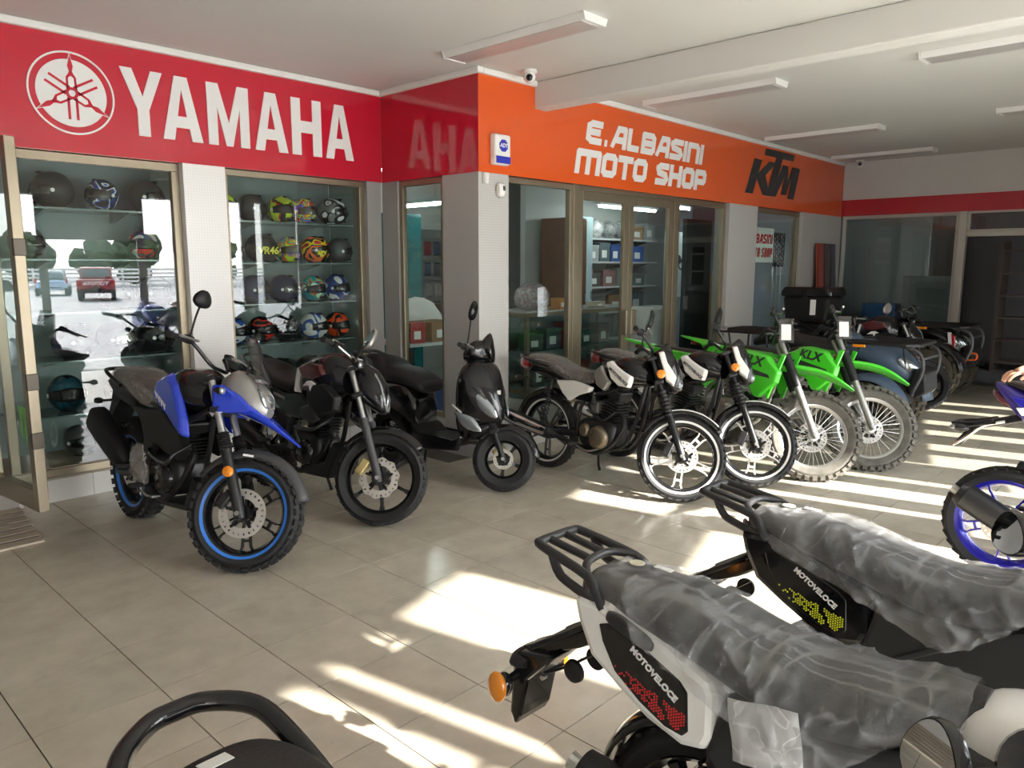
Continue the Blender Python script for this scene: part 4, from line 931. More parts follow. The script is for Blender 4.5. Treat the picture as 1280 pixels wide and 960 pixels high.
# ---------------------------------------------------------------- white and black commuter motorcycles
def commuter():
    wb, R = 1.30, .318
    b = place('motorcycle', 'nearer white and black commuter motorcycle, its whole side in view beside the scooter', (4.71, 4.07), (4.645, 2.74), 5, 'white and black commuter motorcycles')
    A, u, S = steering(wb, R, 26, 38)
    wheel(b, S @ T_(A), R, .085, .248, 'gloss', 'rubber', ('twin', 5, 'white'), .115, 'white')
    wheel(b, T_((0, 0, R)), R, .09, .248, 'gloss', 'rubber', ('twin', 5, 'greyp'), 0, 'white')
    fork(b, S, A, u, .76, .36, .085, .026, .018, 'satin', 'satin', (.30, .50, .029))
    caliper(b, S, A, -.085, 'gloss', 165, .11)
    mg = guard(b, S, A, R+.03, .105, 42, 158, 'gloss', .04)
    obj('guard_trim', G().shell_arc(R+.034, .06, rad(50), rad(120), 14, .01, 5), M['white'], mg, solid=.003)
    # headlight fairing
    hf = obj('headlight_fairing', G().body([(.98, 1.0, .07, .05), (1.04, .98, .11, .11), (1.11, .93, .115, .14), (1.17, .88, .085, .11), (1.21, .84, .04, .05)], 4, 22), M['gloss'], b, S)
    for s in (-1, 1): obj('fairing_panel', G().prism([(1.01, 1.045), (1.05, 1.06), (1.09, .975), (1.175, .875), (1.165, .80), (1.10, .835), (1.075, .90), (1.05, .95)], s*.085, s*.122, 'y', .12), M['white'], hf, smooth=0, bevel=.008)
    obj('headlight_lens', G().body([(1.14, .86, .07, .075), (1.19, .845, .06, .06), (1.225, .835, .03, .03)], 3, 18), M['lensdark'], hf)
    obj('fly_screen', G().prism([(1.00, 1.05), (1.06, 1.13), (1.10, 1.10), (1.14, 1.0), (1.08, 1.0)], -.075, .075, 'y', .0), M['gloss'], hf, smooth=0, bevel=.015)
    for s in (-1, 1): disc_reflector(b, S, V((1.06, s*.155, .87)), .032, 'amber', s, 'turn_signal')
    obj('signal_stalk', G().tube([(1.06, -.15, .87), (1.06, .15, .87)], .010, 8), M['black'], b, S)
    top = A+u*.76+V((0, 0, .05)); bars(b, S, top, .36, .08, .13, 'satin')
    for s in (1,): mirror(b, S, top+V((-.10, .24, .08)), top+V((-.08, .33, .34)), .045, .085, (-1, -.25, .1), 'black', 'drop')
    # tank
    tk = obj('fuel_tank', G().body([(.50, .80, .07, .04), (.58, .83, .11, .08), (.74, .88, .14, .115), (.90, .89, .13, .11), (1.0, .86, .07, .06)], 4, 22), M['gloss'], b)
    both(tk, 'tank_panel', [(.66, .955), (.71, .97), (.93, .86), (.90, .77), (.80, .775), (.72, .83)], .105, .150, 'white', .12, .012)
    obj('tank_lettering', text_mesh('MOTOVELOCE', .032, .0008, .2, .0012, mt=M['darklet']), None, tk, T_((.80, -.1515, .853)) @ Rot(rad(32), 'Y') @ RX)
    both(tk, 'knee_panel', [(.54, .87), (.62, .93), (.72, .80), (.66, .72), (.58, .76)], .10, .142, 'silver', .12, .012)
    both(b, 'side_panel', [(.14, .76), (.34, .78), (.54, .74), (.52, .70), (.40, .66), (.30, .60), (.22, .66)], .09, .13, 'white', .1, .010)
    both(b, 'rear_panel', [(-.22, .80), (.14, .77), (.36, .62), (.54, .60), (.56, .70), (.30, .80), (-.16, .86)], .07, .105, 'gloss', .06, .010)
    sb = G().body([(-.22, .90, .08, .03), (-.14, .895, .12, .055), (.06, .875, .125, .055), (.20, .83, .135, .05), (.40, .805, .12, .05), (.55, .83, .07, .035)], 5, 22)
    st = obj('seat', sb, M['seat'], b); obj('seat_film', film_over(sb, .006, .006, (8, 14, 12), 2), M['filmdark'], st)
    obj('grab_rail', G().tube([(.06, .13, .86), (-.18, .14, .90), (-.30, .08, .92), (-.30, -.08, .92), (-.18, -.14, .90), (.06, -.13, .86)], .012, 8, 4), M['satin'], b)
    obj('tail_lamp', G().body([(-.34, .86, .05, .05), (-.29, .86, .075, .06), (-.22, .86, .075, .055)], 3, 16), M['redlens'], b)
    obj('rear_fender', G().shell_arc(R+.045, .13, rad(55), rad(165), 16, .03, 5), M['gloss'], b, T_((0, 0, R)), solid=.005)
    for s in (-1, 1): indicator(b, None, (-.22, s*.07, .74), s, 'amber', .024, dirx=-1); shock(b, (.02, s*.115, .36), (.10, s*.11, .76), .028, 'gloss')
    engine(b, .60, .38, 14, 'black', 'satin', 'bronze')
    exhaust(b, (.74, -.02, .56), (.62, -.10, .24), (.22, -.14, .31), (-.36, -.17, .41), can='satin', shield='chrome', tip='chrome')
    swingarm(b, R, (.42, .36))
    obj('rear_caliper_stay', G().tube([(.0, -.09, R), (.40, -.10, .34)], .008, 8), M['steel'], b)
    frame_tubes(b, [[(.96, s*.02, .82), (.72, s*.06, .74), (.44, s*.09, .62), (.40, s*.10, .36)] for s in (-1, 1)] + [[(.97, s*.02, .80), (.92, s*.05, .52), (.80, s*.06, .30), (.44, s*.08, .26)] for s in (-1, 1)] + [[(.42, s*.08, .64), (.10, s*.10, .76), (-.2, s*.08, .82)] for s in (-1, 1)])
    obj('carburettor', G().box((.50, 0, .58), (.12, .10, .10)), M['alu'], b, smooth=0, bevel=.02)
    obj('hose', G().tube([(.46, -.06, .62), (.54, -.12, .56), (.66, -.13, .50), (.78, -.12, .58)], .009, 8, 5), M['black'], b)
    for s in (-1, 1): peg(b, (.42, s*.13, .28), s)
    obj('side_stand', G().tube([(.46, .10, .27), (.40, .20, .07), (.39, .23, .03)], .012, 8), M['satin'], b)
    obj('brake_pedal', G().tube([(.42, -.13, .27), (.56, -.16, .25), (.66, -.15, .28)], .008, 8, 3), M['steel'], b)
    return b
c1 = commuter()
c2 = dup(c1); c2.matrix_world = T_((5.42, 3.86, 0)) @ Rot(math.atan2(2.56-3.86, 5.36-5.42), 'Z') @ Rot(rad(-5), 'X')
tag(c2, 'farther white and black commuter motorcycle, between its twin and a green dirt bike', 'motorcycle', 'white and black commuter motorcycles')

# ---------------------------------------------------------------- green dirt bikes
def dirt_bike():
    wb, R = 1.36, .345; r2 = .32
    b = place('dirt_bike', 'nearer green dirt bike with dusty front tyre, beside the commuter motorcycles', (5.95, 3.68), (5.87, 2.32), 6, 'green dirt bikes', 'motorcycle')
    A, u, S = steering(wb, R, 27, 36)
    wheel(b, S @ T_(A), R, .085, .262, 'steel', 'rubber_dusty', ('wire', 36), .12, knob=(36, .022, 1.0), rimw=.045, side=1)
    wheel(b, T_((0, 0, r2)), r2, .11, .225, 'steel', 'rubber_dusty', ('wire', 36), .10, knob=(28, .024, 1.0), rimw=.06)
    fork(b, S, A, u, .86, .44, .092, .028, .0215, 'alu', 'alu', (.40, .66, .036, .015))
    caliper(b, S, A, .085, 'satin', 165, .11)
    fd = obj('front_fender', G().body([(A.x-.42, .84, .055, .012, 3, 0), (A.x-.22, .87, .085, .022, 3, -.1), (A.x-.02, .865, .085, .022, 3, -.1), (A.x+.12, .825, .068, .018, 3, -.1), (A.x+.25, .765, .03, .008, 3, 0)], 5, 20), M['green'], b, S)
    np_ = obj('number_plate', G().prism([(-.085, .98), (.085, .98), (.10, 1.10), (.075, 1.22), (-.075, 1.22), (-.10, 1.10)], 0, .018, 'x', .06), M['gloss'], b, S @ T_((A.x-.34, 0, 0)) @ T_((0, 0, 1.1)) @ Rot(rad(-24), 'Y') @ T_((0, 0, -1.1)), smooth=0, bevel=.01)
    tg = obj('price_tag', G().box((.026, -.035, 1.14), (.004, .10, .15)), M['paper'], np_, smooth=0)
    obj('tag_print', G().box((.0285, -.035, 1.165), (.002, .075, .035)).box((.0285, -.035, 1.105), (.002, .075, .02)), M['greyp'], tg, smooth=0)
    pt = obj('tag_sleeve', G().box((1.02, -.16, 1.13), (.115, .004, .20), Matrix.Rotation(-.15, 3, 'Y')), M['screen'], b, S, smooth=0)
    pc = obj('price_tag', G().box((1.02, -.163, 1.115), (.075, .003, .13), Matrix.Rotation(-.15, 3, 'Y')), M['paper'], pt, smooth=0)
    top = A+u*.86+V((0, 0, .06)); h = bars(b, S, top, .38, .06, .10, 'satin', lever=2)
    obj('bar_pad', G().tube([top+V((-.02, -.09, .07)), top+V((-.02, .09, .07))], .02, 12), M['black'], h)
    # shrouds, tank, seat, side plates
    tk = obj('fuel_tank', G().body([(.56, .84, .05, .05), (.66, .88, .085, .08), (.80, .89, .105, .095), (.94, .87, .08, .085), (1.0, .86, .05, .06)], 4, 20), M['green'], b)
    both(b, 'tank_shroud', [(.50, .83), (.62, .91), (.80, .98), (1.0, .96), (1.12, .83), (1.10, .74), (.96, .60), (.90, .60), (.84, .70), (.66, .76)], .115, .165, 'green', .10, .014)
    both(b, 'shroud_graphic', [(.60, .84), (.76, .865), (1.02, .80), (1.04, .77), (.80, .80), (.64, .80)], .158, .1655, 'darklet', .02, 0)
    obj('shroud_lettering', text_mesh('KLX', .105, .0008, .2, .004, mt=M['darklet']), None, b, T_((.86, -.1668, .905)) @ Rot(rad(8), 'Y') @ RX)
    both(b, 'fork_guard', [(1.10, .98), (1.14, .97), (1.02, .60), (.99, .61)], .12, .14, 'green', .05, .006)
    obj('seat', G().body([(-.30, .925, .05, .015), (-.16, .925, .09, .03), (.20, .90, .11, .045), (.50, .89, .10, .045), (.70, .95, .07, .03)], 5, 20), M['seat'], b)
    both(b, 'side_plate', [(-.30, .945), (.10, .925), (.50, .90), (.56, .72), (.38, .60), (.20, .66), (-.06, .78), (-.26, .88)], .085, .130, 'green', .08, .012)
    obj('rear_fender', G().body([(-.56, .985, .045, .008, 3, 0), (-.40, .96, .075, .018, 3, -.2), (-.20, .925, .09, .03, 3, -.2), (.05, .86, .08, .03, 3, 0)], 5, 20), M['green'], b)
    obj('tail_lamp', G().box((-.40, 0, .925), (.07, .08, .03)), M['redlens'], b, smooth=0, bevel=.008)
    engine(b, .60, .46, 14, 'alu', 'alu', 'alu', .20, 'alu')
    exhaust(b, (.76, -.02, .62), (.64, -.12, .40), (.20, -.13, .60), (-.24, -.15, .80), can='satin')
    swingarm(b, r2, (.42, .42), m='alu'); shock(b, (.30, 0, .46), (.40, 0, .78), .036, 'white')
    frame_tubes(b, [[(1.02, s*.03, .92), (.76, s*.08, .80), (.46, s*.09, .66), (.40, s*.09, .40)] for s in (-1, 1)] + [[(1.02, s*.02, .86), (.94, s*.05, .58), (.80, s*.07, .36), (.44, s*.08, .34)] for s in (-1, 1)] + [[(.44, s*.07, .68), (.0, s*.07, .84)] for s in (-1, 1)], .017, 'steel')
    obj('radiator', G().box((.93, .10, .72), (.035, .11, .26), Matrix.Rotation(-.4, 3, 'Y')), M['satin'], b, smooth=0)
    for s in (-1, 1): peg(b, (.40, s*.11, .36), s)
    obj('side_stand', G().tube([(.44, .11, .36), (.36, .25, .06), (.35, .28, .03)], .012, 8), M['satin'], b)
    return b
k1 = dirt_bike()
k2 = dup(k1); k2.matrix_world = T_((6.60, 3.46, 0)) @ Rot(math.atan2(2.10-3.44, 6.57-6.66), 'Z') @ Rot(rad(-6), 'X')
tag(k2, 'farther green dirt bike, parked between its twin and the slate blue quad', 'motorcycle', 'green dirt bikes')
# ---------------------------------------------------------------- foreground motorcycles with film-covered seats
def drape_film(root, secs, edge, m, amp=.010, nx=150, nu=84, seed=0, sc=(8, 20, 20)):
    """loose plastic bag over a seat: follows the seat's upper outline, then hangs to an uneven edge"""
    S_ = cat([tuple(q) for q in secs], 12); g = G()
    xs = [q[0] for q in S_]
    def at(tab, x):
        for p, q in zip(tab, tab[1:]):
            if x <= q[0]:
                t = (x-p[0])/(q[0]-p[0]); return [a+(b-a)*t for a, b in zip(p, q)]
        return list(tab[-1])
    x0, x1 = edge[0][0], edge[-1][0]; E = cat([tuple(e) for e in edge], 10)
    for i in range(nx+1):
        x = x0+(x1-x0)*i/nx; _, zc, hw, hh = at(S_, max(xs[0], min(xs[-1], x)))[:4]; ze = at(E, x)[1]
        for j in range(nu+1):
            u = -1+2*j/nu; a = abs(u); sgn = 1 if u >= 0 else -1
            if a < .62:
                th = a/.62*pi/2; y = hw*abs(sin(th))**.8; z = zc+hh*abs(cos(th))**.75
            else:
                t = (a-.62)/.38; y = hw*(1+.03*sin(t*3)) + .004*t; z = zc + (ze-zc)*t
            n1 = (1-abs(noise.noise(V((x*sc[0]*1.1+2.2*z+seed, u*1.6+3*x, z*3)))))**5
            n2 = (1-abs(noise.noise(V((x*sc[0]*2.4-4*z+seed+9, u*2.6-x*5, z*5)))))**6
            d = .006 + amp*(1.25*n1+.7*n2)*(.45+.55*a)
            th = min(a/.62, 1)*pi/2
            g.v.append((x+.006*n2, sgn*(y + d*sin(th)), z + d*cos(th)))
    for i in range(nx):
        for j in range(nu): g.f.append((i*(nu+1)+j, (i+1)*(nu+1)+j, (i+1)*(nu+1)+j+1, i*(nu+1)+j+1))
    return obj('seat_film', g, M[m], root, smooth=60)
M['bagfilm'] = film_mat('seat_bag_film', (.55, .56, .57), .17, .13, .4, 6)
M['matt'] = mat('matt_black_panel', (.020, .021, .021), .55, bump=.08, bscale=500)
M['rackm'] = mat('rack_powder_coat', (.022, .022, .024), .5, bump=.25, bscale=300)
M['yel'] = mat('yellow_dots', (.62, .66, .02), .4); M['reddot'] = mat('red_dots', (.55, .02, .025), .4)
def veloce(x, ya, label, tail, dots, paper):
    wb, R = 1.24, .30
    b = thing('motorcycle', label, 'motorcycle', (x, ya, 0), -pi/2, None, rad(-1.5))
    A, u, S = steering(wb, R, 26, 20)
    wheel(b, S @ T_(A), R, .10, .225, 'gloss', 'rubber', ('cast', 5), .11); wheel(b, T_((0, 0, R)), R, .11, .225, 'gloss', 'rubber', ('cast', 5), .10)
    fork(b, S, A, u, .72, .36, .085, .026, .018, 'satin', 'satin')
    guard(b, S, A, R+.03, .12, 45, 160, tail, .04)
    obj('headlight', G().body([(1.02, .93, .06, .07), (1.10, .90, .10, .11), (1.17, .86, .08, .09), (1.20, .85, .04, .04)], 4, 18), M['gloss'], b, S)
    top = A+u*.74+V((0, 0, .04)); bars(b, S, top, .36, .08, .14)
    # rack
    rk = obj('luggage_rack', G().tube([(-.30, -.118, .875), (-.335, -.105, .905), (-.50, -.088, .935), (-.522, -.065, .938), (-.525, .0, .938), (-.522, .065, .938), (-.50, .088, .935), (-.335, .105, .905), (-.30, .118, .875)], .0125, 12, 4), M['rackm'], b)
    for s in (-1, 1):
        obj('rack_side', G().tube([(-.465, s*.090, .930), (-.45, s*.094, .905), (-.435, s*.096, .885), (-.40, s*.100, .868), (-.24, s*.120, .838), (-.13, s*.136, .812)], .0125, 12, 4).tube([(-.335, s*.105, .905), (-.30, s*.116, .878), (-.27, s*.122, .842)], .0125, 12, 3), M['rackm'], rk)
        obj('rack_foot', rod((-.25, s*.125, .836), (-.115, s*.140, .806), [(0, .010, .014, 2.5), (.2, .013, .020, 2.5), (.8, .013, .018, 2.5), (1, .006, .01, 2.5)]), M['rackm'], rk)
    obj('rack_crossbar', G().tube([(-.335, -.104, .905), (-.375, -.05, .917), (-.38, .05, .917), (-.335, .104, .905)], .011, 10, 4), M['rackm'], rk)
    for y in (-.032, .032): obj('rack_slat', G().tube([(-.52, y, .936), (-.38, y, .917)], .011, 10), M['rackm'], rk)
    # tail side panels
    TP = [(-.372, .862), (-.355, .80), (-.31, .715), (-.22, .660), (-.13, .612), (-.03, .585), (.035, .600), (.052, .640), (.05, .745), (.035, .775), (-.12, .835), (-.26, .868)]
    both(b, 'tail_panel', TP, .02, .132, tail, .06, .018)
    DP = [(-.278, .812), (-.245, .825), (-.17, .808), (-.04, .752), (-.018, .730), (-.012, .636), (-.028, .618), (-.075, .622), (-.15, .655), (-.225, .705), (-.265, .770)]
    for s in (-1, 1):
        dp = obj('graphic_panel', G().prism(DP, s*.118, s*.1345, 'y', .04), M['gloss'], b, smooth=0, bevel=.004)
        if s < 0:
            obj('lettering', text_mesh('MOTOVELOCE', .0225, .0008, 0, .0010, mt=M['letter']), None, dp, T_((-.112, -.1358, .742)) @ Rot(rad(33), 'Y') @ RX)
            g = G(); rr = random.Random(4); mx_, mz_ = -.13, .715
            DQ = [(mx_+(a-mx_)*.92, mz_+(c-mz_)*.92) for a, c in DP]
            for i in range(34):
                for j in range(24):
                    px_, pz = -.245+i*.0066, .612+j*.0072 + (.0036 if i % 2 else 0)
                    t = (px_+.235)/.22; lo = .718 - .100*t; 
                    if not (lo-.01 < pz < lo+.012+.042*t): continue
                    if px_ > -.030 and pz > .70: continue
                    if rr.random() > .25+1.1*t: continue
                    if abs((px_+.068)-(pz-.64)*(-.5)) < .006: continue
                    if not all((DQ[(q+1) % len(DQ)][0]-DQ[q][0])*(pz-DQ[q][1])-(DQ[(q+1) % len(DQ)][1]-DQ[q][1])*(px_-DQ[q][0]) < -.0002 for q in range(len(DQ))): continue
                    r_ = .0029; g.prism([(px_+r_*cos(k*pi/3), pz+r_*sin(k*pi/3)) for k in range(6)], -.1345, -.1353, 'y')
            obj('dot_pattern', g, M[dots], dp, smooth=0, kind='stuff')
    obj('tail_core', G().body([(-.365, .84, .05, .03), (-.33, .82, .085, .05), (-.2, .77, .11, .09), (.0, .72, .11, .10), (.06, .70, .08, .06)], 4, 20), M[tail], b)
    for s in (-1, 1): obj('tail_lamp', rod((-.385, s*.045, .862), (-.30, s*.128, .795), [(0, .006, .01, 2), (.3, .014, .022, 2.2), (.7, .012, .018, 2.2), (1, .003, .006, 2)]), M['darkred'], b)
    # seat in its bag
    SS = [(-.37, .872, .05, .02), (-.32, .872, .095, .035), (-.20, .862, .122, .050), (-.05, .846, .135, .060), (.08, .812, .140, .062), (.20, .792, .140, .066), (.33, .796, .128, .070), (.44, .828, .10, .062), (.52, .86, .05, .04)]
    st = obj('seat', G().body(SS, 4, 24), M['seat'], b)
    drape_film(st, SS, [(-.345, .865), (-.25, .832), (-.13, .798), (-.02, .762), (.08, .728), (.18, .690), (.26, .690), (.34, .745), (.42, .812), (.50, .862)], 'bagfilm', .0145, seed=3*x)
    obj('seat_label', G().lathe([(0, .0), (.020, .0), (.020, .002), (0, .002)], 18, 'z', c=(-.27, .02, .923)), mat('cream_label', (.62, .60, .45), .5), st)
    obj('seat_label', G().box((-.20, .035, .924), (.05, .018, .002)), M['paper'], st, smooth=0)
    if paper: 
        g = G(); vs = []
        for i in range(7):
            for j in range(7): vs.append((.085+.15*i/6+.02*j/6, -.158-.004*sin(i*1.3+j), .775-.135*j/6+.03*i/6))
        obj('paper_sheet', g.add(vs, [(i*7+j, (i+1)*7+j, (i+1)*7+j+1, i*7+j+1) for i in range(6) for j in range(6)]), film_mat('milky_sheet', (.8, .8, .8), .55, .5, .1), st, solid=.0015)
    # body under the seat
    both(b, 'body_cover', [(.0, .60), (.04, .745), (.20, .725), (.36, .77), (.52, .84), (.66, .86), (.84, .72), (.90, .50), (.74, .36), (.40, .34), (.16, .40), (.08, .50)], .03, .128, 'matt', .05, .014)
    both(b, 'cover_groove', [(.30, .56), (.33, .555), (.66, .72), (.65, .735)], .126, .131, 'black', .0, .002)
    both(b, 'cover_rib', [(.10, .60), (.13, .60), (.25, .68), (.22, .685)], .126, .133, 'matt', .1, .003)
    for s in (-1, 1): obj('badge_outline', G().tube([(.43, s*.128, .70), (.47, s*.128, .745), (.56, s*.128, .73), (.52, s*.128, .67)], .004, 6, closed=True), M['steel'], b)
    obj('front_cover', G().body([(.47, .815, .05, .04), (.53, .835, .105, .06), (.63, .835, .135, .075), (.75, .81, .13, .10), (.87, .80, .09, .09), (.93, .80, .04, .05)], 4, 24), M[tail], b)
    obj('cover_recess', G().lathe([(0, -.012), (.062, -.012), (.072, -.016), (.078, .004)], 24, 'y', R=Matrix.Rotation(rad(-32), 3, 'X'), c=(.635, -.128, .852)), M['gloss'], b)
    # chassis
    engine(b, .56, .38, 70, 'black', 'satin', 'satin', .16)
    exhaust(b, (.74, -.02, .40), (.52, -.10, .26), (.18, -.15, .32), (-.28, -.17, .44), can='satin')
    sw = swingarm(b, R, (.40, .38)); 
    for s in (-1, 1): shock(b, (-.02, s*.105, .36), (.05, s*.10, .62), .030)
    obj('rear_fender', G().shell_arc(R+.035, .13, rad(60), rad(205), 18, .03, 7), M['gloss'], b, T_((0, 0, R)), solid=.004)
    # plate bracket with turn signals
    pb = obj('plate_bracket', G().prism([(-.30, .775), (-.29, .735), (-.40, .665), (-.52, .605), (-.60, .575), (-.61, .595), (-.50, .655), (-.40, .720)], -.045, .045, 'y'), M['gloss'], b, smooth=0, bevel=.008)
    obj('bracket_wing', G().prism([(-.395, -.05), (-.42, -.085), (-.50, -.085), (-.565, -.10), (-.585, -.075), (-.54, -.04), (-.54, .04), (-.585, .075), (-.565, .10), (-.50, .085), (-.42, .085), (-.395, .05)], .0, .014, 'z'), M['black'], pb, T_((-.30, 0, .780)) @ Rot(rad(-33), 'Y') @ T_((.30, 0, 0)), smooth=0, bevel=.005)
    obj('plate_holder', G().prism([(-.585, .60), (-.615, .58), (-.625, .40), (-.605, .365), (-.585, .40), (-.560, .52), (-.46, .625)], -.07, .07, 'y'), M['gloss'], pb, smooth=0, bevel=.010)
    obj('signal_bar', G().body([(-.63, .565, .06, .016), (-.60, .57, .10, .02), (-.56, .57, .09, .016)], 3, 16), M['black'], pb)
    obj('bolt', G().lathe([(0, -.077), (.007, -.077), (.007, -.06)], 8, 'y', c=(-.50, 0, .555)), M['steel'], pb)
    for s in (-1, 1):
        o = obj('turn_signal', G().tube([(-.595, s*.07, .53), (-.605, s*.115, .515)], .012, 8).ball((-.605, s*.115, .510), (.026, .024, .036)), M['gloss'], b)
        obj('turn_lens', G().ball((-.612, s*.136, .508), (.034, .018, .045)), M['amber'], o)
        obj('reflector_puck', G().lathe([(0, s*.062), (.020, s*.062), (.030, s*.056), (.032, s*.045), (0, s*.045)], 20, 'y', c=(-.41, 0, .60)), M['black'], pb)
    obj('wire_loop', G().tube([(-.36, -.03, .66), (-.44, -.05, .60), (-.52, -.04, .55), (-.50, .02, .56)], .004, 6, 5), M['black'], pb)
    return b, S, top
b1, S1, top1 = veloce(1.52, .77, 'white and black motorcycle with film-wrapped seat and amber turn signal, nearest the camera', 'white', 'reddot', True)
b2, S2, top2 = veloce(2.25, .69, 'all black motorcycle with film-wrapped seat and yellow dotted tail panel', 'gloss', 'yel', False)
def set_mirror(b, S, head_w, face_w, w=.058):
    """mirror on the bike's right bar; head given in world space"""
    inv = b.matrix_world.inverted(); h = inv @ V(head_w); f = inv.to_3x3() @ V(face_w)
    Si = S.inverted()
    base = Si @ (inv @ V((head_w[0]+.09, head_w[1]-.16, head_w[2]-.03)))
    return mirror(b, S, base, Si @ h, w, w*.92, tuple(Si.to_3x3() @ f), 'gloss', 'drop')
bpy.context.view_layer.update()
set_mirror(b1, S1, (1.19, .257, .945), (-.72, .66, .27), .066)
set_mirror(b2, S2, (1.95, .31, 1.085), (-.79, .81, .13), .056)

# ---------------------------------------------------------------- indigo sport motorcycle
M['indigo'] = mat('indigo_paint', (.035, .022, .20), .25, coat=.5)
def sport():
    wb, R = 1.33, .308
    b = thing('motorcycle', 'sport motorcycle with indigo wheels and upturned muffler at the right edge', 'motorcycle', (4.68, .77, 0), -pi/2, None, rad(-3))
    A, u, S = steering(wb, R, 25, 15)
    wheel(b, S @ T_(A), R, .11, .232, 'purple', 'rubber', ('twin', 5), .13); wheel(b, T_((0, 0, R)), R, .15, .232, 'purple', 'rubber', ('twin', 5), .11, rimw=.11)
    fork(b, S, A, u, .70, .36, .095, .027, .02, 'satin', 'gold')
    exhaust(b, (.78, -.02, .50), (.62, -.12, .22), (.20, -.17, .26), (-.20, -.205, .475), [(0, .035, .04, 3), (.12, .055, .065, 3), (.85, .06, .07, 3), (.93, .055, .064, 3), (1, .045, .05, 3)], can='satin', tip='silver')
    tl = obj('tail_unit', G().body([(-.115, 1.05, .02, .015), (-.07, 1.02, .06, .045), (.01, .96, .09, .075), (.11, .90, .115, .095), (.24, .86, .12, .10), (.40, .84, .12, .08)], 4, 20), M['indigo'], b)
    both(tl, 'tail_graphic', [(-.04, 1.01), (.04, 1.0), (.16, .90), (.06, .90)], .07, .112, 'purple', .12, .004)
    both(tl, 'tail_mark', [(.0, .945), (.05, .955), (.08, .915), (.03, .905)], .08, .116, 'letter', .1, .002)
    obj('tail_lamp', G().body([(-.125, 1.01, .02, .012), (-.09, .98, .05, .025), (-.03, .95, .06, .025)], 3, 14), M['darkred'], b)
    obj('seat', G().body([(-.06, 1.065, .05, .012), (.04, 1.045, .09, .025), (.16, .995, .11, .03), (.24, .92, .12, .04), (.42, .86, .13, .045), (.56, .88, .07, .03)], 4, 20), M['seat'], b)
    pb = obj('plate_bracket', G().prism([(0.000, .90), (0.030, .87), (-0.170, .80), (-0.250, .70), (-0.280, .71), (-0.200, .83)], -.04, .04, 'y'), M['gloss'], b, smooth=0, bevel=.006)
    obj('bracket_plate', G().prism([(-0.110, .87), (-0.080, .845), (-0.210, .81), (-0.290, .815), (-0.295, .83), (-0.210, .84)], -.09, .09, 'y'), M['gloss'], pb, smooth=0, bevel=.005)
    obj('bracket_edge', G().tube([(-0.050, -.05, .86), (-0.150, -.06, .82), (-0.230, -.07, .74), (-0.280, -.07, .70)], .008, 8, 4), M['chrome'], pb)
    for s in (-1, 1):
        o = obj('turn_signal', G().tube([(-0.210, s*.05, .80), (-0.230, s*.13, .81)], .009, 8).ball((-0.235, s*.155, .812), (.045, .028, .020)), M['gloss'], b)
        obj('turn_lens', G().ball((-0.255, s*.157, .812), (.028, .024, .016)), M['clear'], o)
    obj('fuel_tank', G().body([(.50, .84, .08, .05), (.62, .90, .15, .10), (.80, .95, .17, .13), (.95, .93, .14, .12), (1.02, .90, .07, .06)], 4, 22), M['blue'], b)
    both(b, 'fairing', [(.56, .62), (.70, .78), (.96, .86), (1.14, 1.0), (1.28, .92), (1.24, .76), (1.04, .50), (.92, .26), (.60, .22), (.52, .34)], .12, .19, 'blue', .14, .02)
    obj('headlight_cowl', G().body([(1.0, 1.0, .12, .08), (1.14, .96, .14, .12), (1.26, .88, .10, .09), (1.34, .82, .03, .03)], 4, 20), M['blue'], b)
    obj('windscreen', G().body([(.98, 1.10, .10, .02), (1.10, 1.09, .11, .03), (1.22, .99, .09, .02)], 4, 16), M['screen'], b)
    bars(b, S, A+u*.66, .33, -.02, .10)
    engine(b, .62, .40, 30, 'satin', 'satin', 'satin', .2); swingarm(b, R, (.42, .40), m='alu'); shock(b, (.30, 0, .42), (.38, 0, .72), .035, 'redlens')
    obj('peg_bracket', G().tube([(.40, -.11, .50), (.24, -.13, .42), (.10, -.13, .44)], .011, 8, 3), M['alu'], b)
    obj('mud_flap', G().shell_arc(R+.035, .15, rad(40), rad(85), 12, .02, 5), M['black'], b, T_((0, 0, R)), solid=.004)
    obj('side_stand', G().tube([(.50, .12, .28), (.46, .24, .03), (.44, .26, .015)], .012, 8), M['satin'], b)
    return b
sport()

